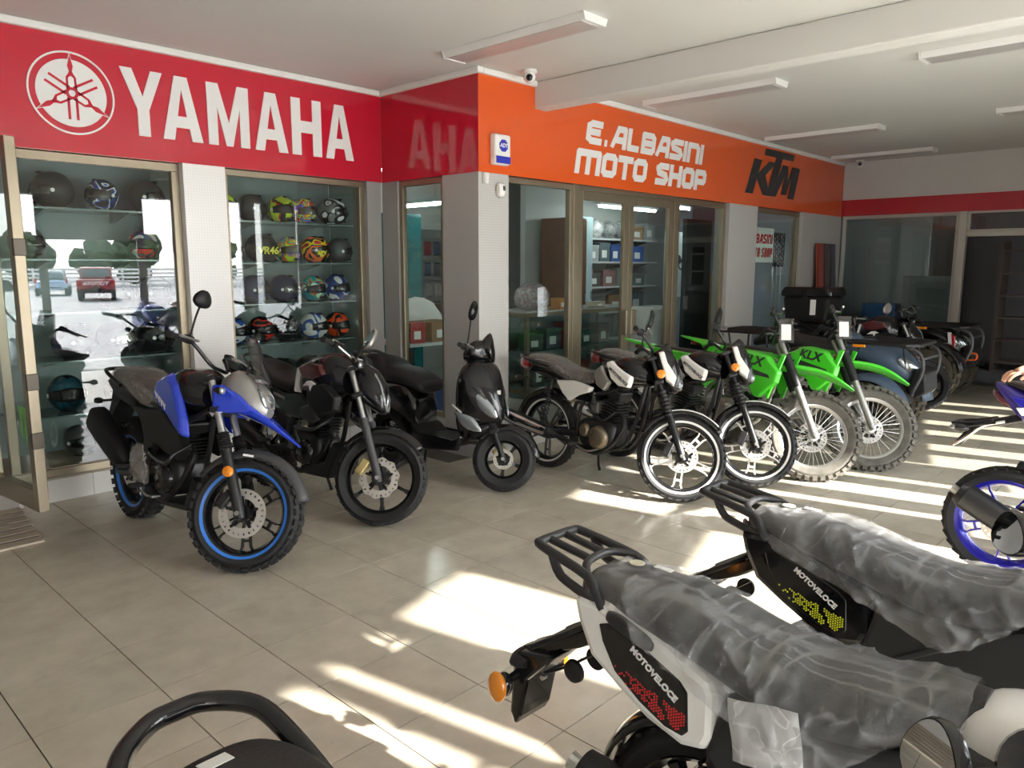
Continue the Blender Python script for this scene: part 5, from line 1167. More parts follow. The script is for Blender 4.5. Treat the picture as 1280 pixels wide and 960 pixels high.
# ---------------------------------------------------------------- black motorcycle whose grab rail rises into view, nearest left
def rail_bike():
    wb, R = 1.24, .29
    b = thing('motorcycle', 'black motorcycle whose thick looped grab rail shows, nearest left of the camera', 'motorcycle', (.50, .80, 0), -pi/2, None, 0)
    A, u, S = steering(wb, R, 26, 10)
    wheel(b, S @ T_(A), R, .09, .22, 'gloss', 'rubber', ('cast', 5), .11); wheel(b, T_((0, 0, R)), R, .10, .22, 'gloss', 'rubber', ('cast', 5), 0)
    fork(b, S, A, u, .66, .34, .08, .025, .018)
    obj('grab_rail', G().tube([(-.20, -.150, .80), (-.34, -.152, .845), (-.44, -.125, .868), (-.505, -.055, .875), (-.515, .0, .876), (-.505, .055, .875), (-.44, .115, .868), (-.34, .130, .845), (-.20, .135, .80)], .0185, 16, 5), M['gloss'], b)
    st = obj('seat', G().body([(-.405, .800, .055, .03), (-.37, .815, .105, .045), (-.26, .82, .135, .055), (-.05, .80, .145, .06), (.20, .765, .14, .05), (.42, .78, .11, .045), (.52, .80, .05, .02)], 5, 26), M['seat'], b)
    obj('seat_label', G().box((-.335, -.012, .8685), (.036, .05, .0015), Matrix.Rotation(rad(-12), 3, 'Y')), M['paper'], st, smooth=0)
    obj('seat_label', G().box((-.27, -.085, .871), (.045, .05, .002), Matrix.Rotation(rad(14), 3, 'X')), M['paper'], st, smooth=0)
    obj('tail_panel', G().body([(-.40, .73, .04, .03), (-.32, .73, .09, .06), (.0, .70, .12, .08), (.3, .68, .12, .07)], 4, 18), M['gloss'], b)
    obj('tail_lamp', G().body([(-.43, .72, .03, .02), (-.39, .72, .06, .035), (-.34, .72, .06, .035)], 3, 14), M['redlens'], b)
    obj('fuel_tank', G().body([(.48, .78, .06, .04), (.58, .82, .12, .09), (.74, .86, .14, .11), (.90, .84, .08, .07)], 4, 20), M['gloss'], b)
    bars(b, S, A+u*.66+V((0, 0, .05)), .35, .08, .13); obj('headlight', G().body([(.98, .88, .06, .06), (1.05, .88, .09, .09), (1.12, .87, .08, .08)], 3, 18), M['gloss'], b, S)
    engine(b, .56, .36, 14); exhaust(b, (.70, -.02, .52), (.56, -.10, .22), (.18, -.14, .28), (-.34, -.16, .36), can='satin')
    swingarm(b, R, (.40, .34))
    for s in (-1, 1): shock(b, (.02, s*.105, .34), (.08, s*.10, .68), .026)
    frame_tubes(b, [[(.90, s*.03, .78), (.60, s*.08, .70), (.38, s*.09, .40)] for s in (-1, 1)])
    obj('side_stand', G().tube([(.46, .10, .27), (.42, .20, .05), (.41, .22, .015)], .012, 8), M['satin'], b)
    return b
rail_bike()

# ---------------------------------------------------------------- quads
def quad(name_label, x, yf, paint, R, rz, box=False, tubes=False, dusty=True):
    b = thing('quad', name_label, 'quad', (x, yf, 0), rz)
    wb = 1.22; hw = .42
    wm = mat('dusty_tread', (.10, .085, .06), .85, var=.5, vscale=10) if dusty else M['rubber']; M['_q'] = wm
    for xx in (0, -wb):
        for s in (-1, 1): wheel(b, T_((xx, s*hw, R)), R, .24 if xx else .21, R*.50, 'satin', '_q', ('cast', 5), 0, knob=(18, .022, .9), rimw=.17)
    pm = M[paint]
    for xx, nm in ((0, 'front_fender'), (-wb, 'rear_fender')):
        for s in (-1, 1):
            obj(nm.split('_')[1], G().shell_arc(R+.10, .30, rad(8 if xx == 0 else 20), rad(150 if xx == 0 else 165), 18, .05, 7), pm, b, T_((xx, s*(hw-.02), R)), solid=.012)
    bd = obj('nose', G().body([(-.42, .80, .12, .08), (-.28, .84, .22, .10), (-.05, .80, .26, .13), (.16, .72, .24, .14), (.30, .62, .17, .10), (.36, .58, .08, .04)], 4, 22), pm, b)
    for s in (-1, 1):
        obj('headlight', rod((.20, s*.23, .78), (.345, s*.10, .66), [(0, .01, .02, 2), (.3, .03, .05, 2.4), (.8, .03, .045, 2.4), (1, .01, .02, 2)]), M['clear'], bd)
        obj('side_reflector', G().box((-.12, s*.40, .905), (.12, .03, .03)), M['amber'], bd, smooth=0, bevel=.006)
    obj('engine_cover', G().body([(-.95, .52, .14, .14), (-.6, .5, .2, .2), (-.3, .5, .18, .2), (.1, .45, .2, .16), (.26, .42, .16, .12)], 3, 18), M['black'], b)
    obj('seat', G().body([(-1.36, .84, .12, .05), (-1.15, .90, .17, .08), (-.80, .86, .17, .08), (-.50, .84, .12, .07), (-.42, .86, .07, .03)], 4, 20), M['seat'], b)
    obj('fuel_tank', G().body([(-.56, .90, .06, .05), (-.46, .93, .12, .08), (-.30, .92, .13, .08), (-.22, .90, .06, .04)], 4, 18), pm, b)
    bars(b, None, V((-.34, 0, 1.06)), .40, .07, .10, 'steel')
    obj('steering_column', G().tube([(-.15, 0, .60), (-.34, 0, 1.06)], .025, 10), M['satin'], b)
    for y0, y1, nm in ((-.30, .38, 'front'), (-1.72, -1.02, 'rear')):
        z = .93 if nm == 'front' else .96
        r_ = obj('rack', G().tube([(y0+.08, -.36, z), (y1-.08, -.36, z), (y1, -.28, z), (y1, .28, z), (y1-.08, .36, z), (y0+.08, .36, z), (y0, .28, z), (y0, -.28, z)], .016, 8, closed=True), M['satin'], b)
        for k in range(5): obj('rack_bar', G().tube([(y0+.01, -.24+.12*k, z), (y1-.01, -.24+.12*k, z)], .011, 6), M['satin'], r_)
        for s in (-1, 1):
            for xx in (y0+.12, y1-.14): obj('rack_strut', G().tube([(xx, s*.25, z), (xx+.02, s*.20, .70)], .012, 6), M['satin'], r_)
    M['tubegrey'] = mat('grey_tube', (.12, .125, .13), .4, .5)
    bm = obj('bumper', G().tube([(.22, -.30, .92), (.40, -.29, .86), (.43, -.26, .68), (.34, -.22, .44), (.34, .22, .44), (.43, .26, .68), (.40, .29, .86), (.22, .30, .92)], .017, 10, 4).tube([(.415, -.28, .80), (.415, .28, .80)], .015, 8), M['greyp' if not tubes else 'tubegrey'], b)
    obj('bumper_guard', G().prism([(.34, .70), (.44, .66), (.46, .48), (.36, .40), (.28, .46)], -.20, .20, 'y'), M['black'], b, smooth=0, bevel=.02)
    for s in (-1, 1):
        obj('control_arm', G().tube([(.08, s*.14, .40), (.0, s*.36, R), (-.12, s*.14, .42)], .014, 8)  , M['satin'], b); obj('trailing_arm', G().tube([(-wb+.30, s*.12, .40), (-wb, s*.36, R)], .02, 8), M['satin'], b); shock(b, (.0, s*.32, R+.02), (-.02, s*.18, .74), .034, 'redlens')
        obj('foot_board', G().prism([(-.28, .33), (-.30, .29), (-.92, .29), (-.95, .36), (-.90, .33)], s*.20, s*.46, 'y'), M['black'], b, smooth=0, bevel=.01)
    if tubes:
        obj('side_marker', G().prism([(.16, .86), (.20, .86), (.24, .56), (.20, .56)], -.30, -.335, 'y'), M['letter'], b, smooth=0, bevel=.005)
        obj('side_marker', G().prism([(.205, .84), (.25, .82), (.27, .60), (.245, .57)], -.30, -.34, 'y'), M['redlens'], b, smooth=0, bevel=.005)
        obj('tow_hook', G().tube([(.36, -.20, .52), (.47, -.20, .53), (.47, -.20, .60), (.40, -.20, .60)], .012, 8, 3), mat('orange_hook', (.8, .12, .02), .4), b)
    return b
q1 = quad('slate blue quad with amber side reflectors beside the green dirt bikes', 8.15, 2.52, 'navy', .27, rad(-90))
q2 = quad('big black quad with dusty tyres and grey bumper tubes, farthest right', 11.0, 2.74, 'gloss', .335, rad(-90), tubes=True)
tb = thing('top_box', 'black lidded cargo box with white sticker behind the green dirt bikes', 'box', (9.73, 3.92, 1.0), rad(-90))
obj('tub', G().prism([(-.26, 0), (.26, 0), (.30, .30), (-.30, .30)], -.24, .24, 'y'), M['black'], tb, smooth=0, bevel=.03)
obj('lid', G().prism([(-.32, .30), (.32, .30), (.32, .36), (.28, .42), (-.28, .42), (-.32, .36)], -.26, .26, 'y'), M['gloss'], tb, smooth=0, bevel=.02)
obj('sticker', G().box((.10, -.2455, .17), (.07, .003, .19)), M['paper'], tb, smooth=0)
obj('latch', G().box((.0, -.262, .31), (.06, .02, .06)), M['black'], tb, smooth=0, bevel=.006)
# ================================================================ vitrines full of helmets
M['shelfglass'] = mat('shelf_glass', (.16, .22, .21), .15, spec=.8)
M['backing'] = mat('vitrine_backing', (.20, .25, .245), .5)
struct('wall_vitrine', G().span((1.2, 6.62, .16), (4.33, 6.66, 2.6)), M['backing'], smooth=0)
struct('wall_vitrine_side', G().span((4.335, 6.10, .16), (4.36, 6.62, 2.6)).span((2.62, 6.18, .16), (2.94, 6.62, 2.6)), mat('vitrine_side', (.36, .42, .41), .4), smooth=0)
struct('floor_vitrine', G().span((1.25, 6.05, .161), (4.33, 6.62, .23)), mat('vitrine_base', (.36, .29, .20), .5), smooth=0)
struct('ceiling_vitrine', G().span((1.25, 6.14, 2.5), (4.33, 6.62, 2.56)), mat('vitrine_top', (.35, .33, .28), .5), smooth=0)
def vshelf(x0, x1, z, label):
    t = thing('glass_shelf', label, 'shelf', ((x0+x1)/2, 6.36, z))
    w = (x1-x0)/2
    obj('pane', G().span((-w, -.19, -.012), (w, .24, 0)), M['shelfglass'], t, smooth=0)
    for u in (-w*.45, w*.5): obj('bracket', G().prism([(.24, -.012), (-.12, -.012), (.24, -.08)], u-.012, u+.012, 'x'), M['steel'], t, smooth=0)
for z, n in ((2.085, 'top'), (1.72, 'second'), (1.335, 'middle'), (.98, 'fourth'), (.58, 'lowest')):
    vshelf(1.40, 2.58, z, '%s glass shelf of the left vitrine beside the open door' % n)
for z, n in ((2.055, 'top'), (1.70, 'second'), (1.345, 'middle'), (.99, 'fourth'), (.60, 'lowest')):
    vshelf(2.98, 4.30, z, '%s glass shelf of the right vitrine next to the red corner' % n)
def hsurf(el, az, k=1.0):
    ce, se = cos(el), sin(el)
    fx = .135*(1+.10*max(0, cos(az))*(1 if el < 0 else .3)); r = V((fx*ce*cos(az), .112*ce*sin(az), .128*se))
    if el < -.35: r = V((r.x*(1-.10*(-.35-el)), r.y*(1-.12*(-.35-el)), r.z))
    return V((r.x*k + .008, r.y*k, r.z*k+.122))
def helmet(x, z, m, label, face=-90, visor='gloss', y=6.34, s=1.0, peak=None, pivot='letter', mark=None, open_=False):
    t = thing('helmet', label, 'helmet', (x, y, z), rad(face), 'helmets in the vitrines'); s *= .95; t.scale = (s, s, s)
    e0 = rad(-62); n, k = 28, 14
    rings = [[hsurf(e0+(pi/2-.04-e0)*i/k, 2*pi*j/n) for j in range(n)] for i in range(k+1)]
    g = G().loft(rings); mm = M[m] if isinstance(m, str) else m
    obj('shell', g, mm, t)
    vs = []; nu, nv = 18, 6
    for i in range(nv+1):
        for j in range(nu+1):
            az = rad(-78+156*j/nu); el = rad(-16+ (40-10*abs(az))*i/nv); vs.append(hsurf(el, az, 1.018))
    obj('visor', G().add(vs, [(i*(nu+1)+j, i*(nu+1)+j+1, (i+1)*(nu+1)+j+1, (i+1)*(nu+1)+j) for i in range(nv) for j in range(nu)]), M[visor], t, solid=.003)
    obj('trim', G().tube([hsurf(e0, 2*pi*j/24, 1.01) for j in range(24)], .006, 6, closed=True), M['black'], t)
    for sd in (-1, 1):
        c = hsurf(rad(-2), rad(84)*sd, 1.02)
        obj('pivot', G().lathe([(0, .006*sd), (.013, .004*sd), (.014, -.004*sd), (0, -.004*sd)], 12, 'y', c=c), M[pivot], t)
    obj('vent', G().ball(hsurf(rad(62), 0, 1.01), (.03, .018, .010)), M['black'], t)
    obj('vent', G().ball(hsurf(rad(-40), 0, 1.02), (.012, .03, .012)), M['black'], t)
    if peak: obj('peak', G().loft([[(.06+.10*i/4, yy*(1-.12*i/4), .215-.012*i+.02*(1-abs(yy)/.1)+dz) for yy, dz in ((-.10, 0), (-.05, .012), (0, .016), (.05, .012), (.10, 0), (.10, -.006), (0, .006), (-.10, -.006))] for i in range(5)]), M[peak] if isinstance(peak, str) else peak, t)
    if mark:
        tx, col, sz = mark
        obj('lettering', text_mesh(tx, sz, .002, .15, .002, mt=col), None, t, Rot(rad(-face), 'Z') @ T_((0, -.139, .10)) @ RX)
    return t
HB = M['helm_black'] = mat('matt_helmet', (.016, .017, .017), .5, spec=.3); M['helm_gloss'] = mat('gloss_helmet', (.012, .014, .016), .12, coat=.6)
M['helm_grey'] = mat('grey_helmet', (.06, .062, .063), .4); M['helm_navy'] = mat('navy_helmet', (.012, .025, .07), .3, coat=.3)
M['lime'] = mat('lime_yellow', (.62, .78, .02), .35); M['yellowtxt'] = mat('yellow_lettering', (.72, .66, .02), .4)
blk = (.012, .012, .014); wht = (.72, .72, .72); blu = (.02, .10, .55); lime = (.55, .75, .03); red = (.62, .03, .02); org = (.8, .16, .02); tl_ = (.02, .35, .42); nav = (.02, .04, .16); pur = (.2, .05, .4)
Pm = lambda nm, cols, sd, sc=7: patch_mat(nm, cols, sc, seed=sd)
# left vitrine
helmet(1.82, 2.085, 'helm_black', 'matt black helmet at the left end of the top shelf, left vitrine', 170, s=1.12)
helmet(2.15, 2.085, Pm('blue_white_graphic', [blk, blk, blu, wht, blk, nav], 1), 'black helmet with blue and white graphics on the top shelf, left vitrine', -150)
helmet(2.45, 2.085, 'helm_black', 'matt black helmet at the right end of the top shelf, left vitrine', -30, s=1.06)
helmet(2.42, 1.72, Pm('tricolour_graphic', [wht, blu, wht, red, nav, wht], 2, 5), 'white, blue and red helmet on the second shelf, left vitrine', -120)
helmet(1.60, 1.72, 'helm_grey', 'dark grey helmet on the second shelf close to the open door', -60)
helmet(2.20, 1.335, 'helm_gloss', 'gloss black helmet left on the middle shelf, left vitrine', -150, s=1.1)
helmet(2.47, 1.335, 'helm_grey', 'charcoal helmet right on the middle shelf, left vitrine', -40, s=1.1)
helmet(1.84, .98, 'helm_gloss', 'glossy black helmet left on the fourth shelf, left vitrine', -20, s=1.12)
helmet(2.15, .98, 'helm_gloss', 'glossy black helmet midway on the fourth shelf, left vitrine', -35, s=1.12, visor='mirror')
helmet(2.45, .98, 'helm_gloss', 'glossy black helmet right on the fourth shelf, left vitrine', -30, s=1.1)
helmet(1.78, .58, Pm('petrol_graphic', [(.01, .05, .08), (.01, .08, .12), (.01, .03, .05)], 3, 4), 'petrol blue helmet on the lowest shelf, left vitrine', -95, s=1.2)
helmet(2.16, .58, 'helm_black', 'black helmet behind the blue motorcycle on the lowest shelf, left vitrine', -60)
helmet(1.84, .23, 'helm_grey', 'grey open helmet on the base of the left vitrine', -70)
tag(obj('paper_sheets', G().prism([(-.13, 0), (.10, .02), (.16, .16), (.05, .27), (-.08, .20), (-.15, .10)], -.01, .01, 'y', .1), M['paper'], None, T_((2.30, 6.24, .232)) @ Rot(rad(-12), 'X'), smooth=0), 'crumpled white papers on the left vitrine base behind the muffler', 'paper')
bx = thing('carton', 'small maroon carton on the base of the left vitrine', 'box', (2.06, 6.22, .23)); obj('tub', G().span((-.05, -.05, 0), (.06, .05, .10)), M['maroon'], bx, smooth=0, bevel=.003); obj('lid', G().span((-.053, -.053, .085), (.063, .053, .104)), M['maroon'], bx, smooth=0)
# right vitrine
helmet(3.10, 2.055, Pm('lime_graphic', [lime, (.1, .4, .03), lime, blk, (.3, .6, .05)], 4, 8), 'lime green helmet half behind the white pillar on the top shelf', -100)
helmet(3.345, 2.055, 'helm_black', 'matt black helmet second on the top shelf, right vitrine', -20)
helmet(3.62, 2.055, Pm('motocross_graphic', [blk, lime, blk, blk, red, lime], 5, 7), 'black and lime motocross helmet with bright peak on the top shelf', -75, peak='lime', s=1.0)
MULTI = [lime, org, tl_, (.75, .7, .1), red, (.1, .3, .7), pur]
helmet(3.86, 2.055, Pm('rainbow_graphic', MULTI, 6, 9), 'rainbow patterned helmet on the top shelf, right vitrine', -70, visor='screen')
helmet(4.17, 2.055, Pm('grey_white_graphic', [blk, (.3, .3, .3), wht, blk, (.2, .2, .2)], 7, 7), 'grey, black and white helmet at the right end of the top shelf', -35, s=1.08)
helmet(3.14, 1.70, 'helm_navy', 'navy helmet at the left end of the second shelf, right vitrine', -110)
helmet(3.42, 1.70, 'helm_gloss', 'black helmet with yellow lettering on the second shelf, right vitrine', -25, mark=('VR46', M['yellowtxt'], .085), s=1.1)
helmet(3.69, 1.70, Pm('rainbow_graphic_two', MULTI, 9, 9), 'rainbow patterned helmet on the second shelf, right vitrine', -80, visor='screen')
helmet(3.962, 1.70, Pm('flame_graphic', [blk, red, (.8, .6, .02), blk, org, blk], 10, 6), 'black helmet with flame colours and yellow lettering on the second shelf', -30, mark=('agv', M['yellowtxt'], .075), s=1.06)
helmet(4.235, 1.70, 'helm_grey', 'plain dark grey helmet at the right end of the second shelf', -20)
helmet(3.33, 1.345, 'helm_navy', 'dark navy helmet left on the middle shelf, right vitrine', -30, s=1.05)
helmet(3.62, 1.345, 'helm_navy', 'dark navy helmet second on the middle shelf, right vitrine', -40, s=1.05, visor='screen')
helmet(3.93, 1.345, Pm('teal_orange_graphic', [tl_, (.2, .6, .3), org, nav, (.4, .8, .5), wht], 11, 9), 'teal, green and orange helmet on the middle shelf, right vitrine', -75)
helmet(4.18, 1.345, Pm('blue_white_two', [(.04, .06, .22), wht, (.05, .08, .3), (.5, .5, .55)], 12, 6), 'blue and white helmet at the right end of the middle shelf', -55, s=1.05)
helmet(3.12, .99, Pm('blue_white_three', [(.02, .08, .4), wht, (.02, .08, .4)], 13, 5), 'blue and white helmet half behind the white pillar on the fourth shelf', -60)
helmet(3.38, .99, Pm('red_black_graphic', [blk, red, blk, red], 14, 6), 'black helmet with red crown on the fourth shelf, right vitrine', -70, s=1.0)
helmet(3.62, .99, 'helm_gloss', 'plain gloss black helmet on the fourth shelf, right vitrine', -60, s=1.0)
helmet(3.92, .99, Pm('blue_swirl_graphic', [wht, (.02, .07, .3), (.03, .12, .45), wht], 15, 5), 'white and blue swirl helmet on the fourth shelf, right vitrine', -50, s=1.05)
helmet(4.18, .99, Pm('orange_black_graphic', [blk, (.85, .08, .01), blk, (.85, .08, .01)], 16, 5), 'black helmet with orange-red panels at the right end of the fourth shelf', -70, s=1.02)
for xx, n in ((3.30, 'left'), (3.56, 'second'), (3.86, 'third'), (4.14, 'right')):
    helmet(xx, .60, 'helm_black', 'black helmet %s on the lowest shelf, right vitrine' % n, -60)

# ================================================================ the shop behind the glass
M['tube'] = mat('lit_tube', (1, 1, 1), .5, emit=(.93, 1, .97), estr=16)
def tube_lamp(x, y, z, L, ax, label):
    t = thing('tube_lamp', label, 'lamp', (x, y, z), 0 if ax == 'x' else pi/2)
    obj('housing', G().span((-L/2-.03, -.05, .02), (L/2+.03, .05, .07)), lw, t, smooth=0, bevel=.005); obj('tube', G().tube([(-L/2, 0, 0), (L/2, 0, 0)], .02, 8), M['tube'], t)
    obj('rod', G().tube([(0, 0, .07), (0, 0, (CZ if x < XF else 2.9)-z)], .008, 6), M['steel'], t)
tube_lamp(6.35, 7.35, 2.44, 1.2, 'y', 'lit fluorescent tube seen through the narrow glass by the grey pillar')
tube_lamp(10.0, 7.0, 2.56, 1.5, 'x', 'lit fluorescent tube inside, seen above the glass entrance doors')
tube_lamp(10.0, 5.9, 2.50, 1.3, 'x', 'lit fluorescent tube inside, seen above the dark panel')
tube_lamp(6.6, 8.5, 2.95, 1.5, 'x', 'lit fluorescent tube deep inside the shop, left of the entrance doors')
tube_lamp(3.0, 8.0, 2.7, 1.5, 'x', 'lit fluorescent tube behind the helmet vitrines')
struct('wall_partition', G().span((8.5, 7.8, .02), (12.44, 7.9, 3.2)), mat('partition_paint', (.42, .44, .42), .6), smooth=0)
# display counter
dc = thing('display_counter', 'glass fronted display counter with pale metal frame behind the shop window', 'counter', (8.0, 6.6, .02))
W_, D_, H_ = 1.1, .3, 1.06
for sx in (-1, 1):
    for sy in (-1, 1): obj('post', G().box((sx*W_, sy*D_, H_/2), (.05, .05, H_)), M['bronzealu'], dc, smooth=0)
for z in (.10, H_):
    for sy in (-1, 1): obj('rail', G().box((0, sy*D_, z), (2*W_, .05, .05)), M['bronzealu'], dc, smooth=0)
    for sx in (-1, 1): obj('rail', G().box((sx*W_, 0, z), (.05, 2*D_, .05)), M['bronzealu'], dc, smooth=0)
obj('worktop', G().box((0, 0, H_+.03), (2*W_+.06, 2*D_+.06, .02)), mat('counter_top', (.45, .46, .44), .25), dc, smooth=0)
obj('glass_shelf', G().box((0, 0, .58), (2*W_-.06, 2*D_-.06, .012)), M['shelfglass'], dc, smooth=0)
obj('back_panel', G().box((0, D_, .55), (2*W_, .02, 1.0)), M['backing'], dc, smooth=0)
obj('base', G().box((0, 0, .05), (2*W_, 2*D_, .1)), M['backing'], dc, smooth=0)
obj('pane', G().add([(-W_, -D_-.02, .1), (W_, -D_-.02, .1), (W_, -D_-.02, H_), (-W_, -D_-.02, H_)], [(0, 1, 2, 3)]), M['pane'], dc, smooth=0)
def carton(x, y, z, d, col, label, rz=0, group=None, tape=None, nm='carton'):
    t = thing(nm, label, 'box', (x, y, z), rad(rz), group)
    mc = M[col] if isinstance(col, str) else mat(nm+'_board', col, .6, var=.1)
    w, h, l = d
    obj('tub', G().span((-w/2, -l/2, 0), (w/2, l/2, h*.8)), mc, t, smooth=0, bevel=.004); obj('lid', G().span((-w/2-.004, -l/2-.004, h*.8), (w/2+.004, l/2+.004, h)), mc, t, smooth=0, bevel=.004)
    obj('label', G().span((-w*.3, -l/2-.007, h*.2), (w*.15, -l/2-.001, h*.6)), M[tape or 'paper'], t, smooth=0)
    return t
ZT_ = .02+1.06+.044
carton(7.62, 6.40, ZT_, (.16, .14, .14), (.62, .28, .08), 'small orange wooden box on the display counter', 8)
carton(7.86, 6.42, ZT_, (.18, .08, .14), (.55, .60, .62), 'small pale carton right of the orange box on the counter', -6)
carton(8.45, 6.42, ZT_, (.24, .07, .15), (.55, .5, .38), 'flat beige packet on the counter behind the door', 4)
bg_ = thing('plastic_bag', 'bulging clear plastic bag of pinkish goods on the counter', 'bag', (7.38, 6.64, ZT_+.016))
gb = G().body([(-.26, .10, .06, .06), (-.18, .13, .14, .13), (0, .16, .16, .16), (.16, .12, .14, .12), (.26, .08, .05, .06)], 3, 18)
obj('goods', gb, mat('pink_goods', (.30, .15, .16), .6, var=.5, vscale=30), bg_); obj('film', film_over(gb, .008, .012, (14, 14, 14), 1), M['film'], bg_)
for i, (x, z, c, l) in enumerate(((7.25, .61, (.05, .10, .07), 'dark green'), (7.60, .61, (.08, .09, .12), 'slate'), (7.95, .61, (.30, .05, .05), 'dull red'), (8.30, .61, (.03, .12, .10), 'bottle green'), (8.68, .61, (.25, .22, .2), 'taupe'),
                                  (7.30, .125, (.04, .07, .06), 'near black'), (7.75, .125, (.05, .12, .07), 'forest green'), (8.25, .125, (.28, .06, .05), 'brick red'), (8.70, .125, (.10, .12, .14), 'steel grey'))):
    carton(x, 6.55, z, (.26, .20+.06*(i % 3), .2), c, '%s packet on the %s shelf inside the display counter' % (l, 'upper' if z > .5 else 'lower'), (i*37) % 17-8)
# wall of hanging packets
pg = thing('peg_board', 'peg board behind the counter hung with rows of small packets', 'board', (7.9, 9.484, 0)); obj('panel', G().box((0, 0, 1.40), (2.4, .03, 1.7)), mat('peg_panel', (.22, .22, .21), .6), pg, smooth=0)
for k in range(4): obj('rail', G().box((0, -.03, 2.1-.33*k), (2.4, .03, .02)), M['steel'], pg, smooth=0)
pcs = [mat('packet_%d' % i, c, .4, coat=.3) for i, c in enumerate(((.25, .05, .06), (.06, .06, .07), (.30, .28, .26), (.10, .05, .05), (.05, .07, .12), (.22, .15, .10)))]
pks = []
for k in range(4):
    for j in range(12):
        pks.append((6.85+.19*j+RND.uniform(-.02, .02), 2.06-.33*k, RND.randrange(6)))
for x, z, c in pks:
    t = obj('packet', G().prism([(-.065, 0), (.065, 0), (.07, -.22), (-.07, -.22)], 0, -.035, 'y', .25), pcs[c], None, T_((x, 9.45, z)) @ Rot(RND.uniform(-.12, .12), 'Y'), smooth=0)
    tag(t, 'small glossy packet hanging on the peg board behind the counter', 'packet', 'packets on the peg board')
# brown cabinet, pale cupboard, shelving
def cupboard(x, y, z0, w, d, h, m, label, doors=1):
    t = thing('cupboard', label, 'cupboard', (x, y, z0)); mm = M[m] if isinstance(m, str) else m
    obj('body', G().span((-w/2, -d/2, 0), (w/2, d/2, h)), mm, t, smooth=0, bevel=.006)
    for i in range(doors):
        dx = -w/2+w*i/doors; dr = obj('door', G().span((dx+.012, -d/2-.018, .03), (dx+w/doors-.012, -d/2-.001, h-.02)), mm, t, smooth=0, bevel=.005)
        obj('handle', G().box((dx+w/doors-.05, -d/2-.028, h*.5), (.015, .02, .12)), M['steel'], dr, smooth=0)
cupboard(8.98, 7.45, .02, .46, .5, 2.36, mat('brown_wood', (.16, .06, .02), .4, var=.4, vscale=5), 'tall brown wooden cupboard deep in the shop beside the pale one')
cupboard(9.36, 7.50, .02, .26, .4, 2.40, mat('pale_blue_laminate', (.45, .58, .62), .4), 'narrow pale blue cupboard right of the brown wooden one')
M['shelfw'] = mat('white_shelf', (.62, .64, .64), .4)
for z, n in ((.47, 'lowest'), (.94, 'fourth'), (1.35, 'third'), (1.75, 'second'), (2.12, 'top')):
    su = thing('wall_shelf', '%s white wall shelf behind the entrance doors' % n, 'shelf', (10.55, 7.62, z))
    obj('shelf_board', G().span((-.985, -.18, -.03), (.985, .178, 0)), M['shelfw'], su, smooth=0, bevel=.003)
    for u in (-.8, 0, .8): obj('bracket', G().prism([(.178, -.03), (-.12, -.03), (.178, -.12)], u-.012, u+.012, 'x'), M['steel'], su, smooth=0)
for i, xx in enumerate((9.92, 10.27, 10.62)):
    w = obj('wrapped_helmet', G().ball((0, 0, .135), (.135, .12, .135), 18, 12), M['helm_grey' if i else 'white'], None, T_((xx, 7.58, 2.12))); tag(w, '%s helmet in clear plastic on the top white shelf' % ('left', 'middle', 'right')[i], 'helmet', 'wrapped helmets on the white shelving')
    obj('film', film_over(G().ball((0, 0, .145), (.15, .135, .145), 22, 16), .004, .008, (16, 16, 16), i), M['film'], w)
for i, (x, z, d, c, l) in enumerate(((9.76, 1.75, (.28, .26, .2), (.35, .36, .36), 'grey'), (10.06, 1.75, (.28, .30, .2), (.10, .14, .15), 'dark slate'), (10.36, 1.75, (.26, .28, .2), (.03, .08, .28), 'royal blue'), (10.66, 1.75, (.28, .27, .2), (.35, .05, .06), 'red'),
                                     (11.0, 1.75, (.34, .26, .2), (.04, .12, .40), 'bright blue'), (10.98, 2.12, (.34, .22, .2), 'card', 'brown'), (11.34, 2.12, (.30, .28, .2), (.40, .42, .42), 'light grey'),
                                     (9.80, 1.35, (.30, .22, .2), (.12, .10, .10), 'black'), (10.20, 1.35, (.34, .26, .2), (.30, .16, .16), 'dusty pink'), (10.62, 1.35, (.28, .30, .2), (.30, .38, .34), 'sage'), (11.05, 1.35, (.34, .2, .2), (.12, .16, .16), 'charcoal'),
                                     (9.9, .94, (.40, .3, .2), (.12, .12, .12), 'soot'), (10.4, .94, (.40, .26, .2), 'card', 'tan'), (11.0, .94, (.40, .3, .2), (.16, .20, .22), 'blue grey'))):
    carton(x, 7.58, z, d, c, '%s carton on the %s white shelf' % (l, {2.12: 'top', 1.75: 'second', 1.35: 'third', .94: 'fourth'}[z]), 0, 'cartons on the white shelving')
# poster of a motorcycle
ps = thing('poster', 'poster of a motorcycle on pale paper seen through the right entrance door', 'poster', (10.35, 6.35, 0))
obj('sheet', G().box((0, 0, 1.70), (.62, .008, 1.0)), mat('poster_paper', (.55, .62, .60), .4), ps, smooth=0)
g = G(); 
for cx in (-.16, .17): g.lathe([(.055, -.006), (.085, -.006), (.085, -.0045), (.055, -.0045)], 20, 'y', c=(cx, 0, 1.70), closed=True)
g.prism([(-.22, 1.84), (-.02, 1.80), (.06, 1.86), (.14, 1.84), (.20, 1.74), (.06, 1.69), (-.08, 1.69), (-.10, 1.77)], -.004, -.006, 'y')
obj('picture', g, mat('poster_ink', (.05, .07, .09), .5), ps, smooth=0)
obj('foot', G().box((0, .02, .61), (.04, .03, 1.18)), M['steel'], ps, smooth=0)
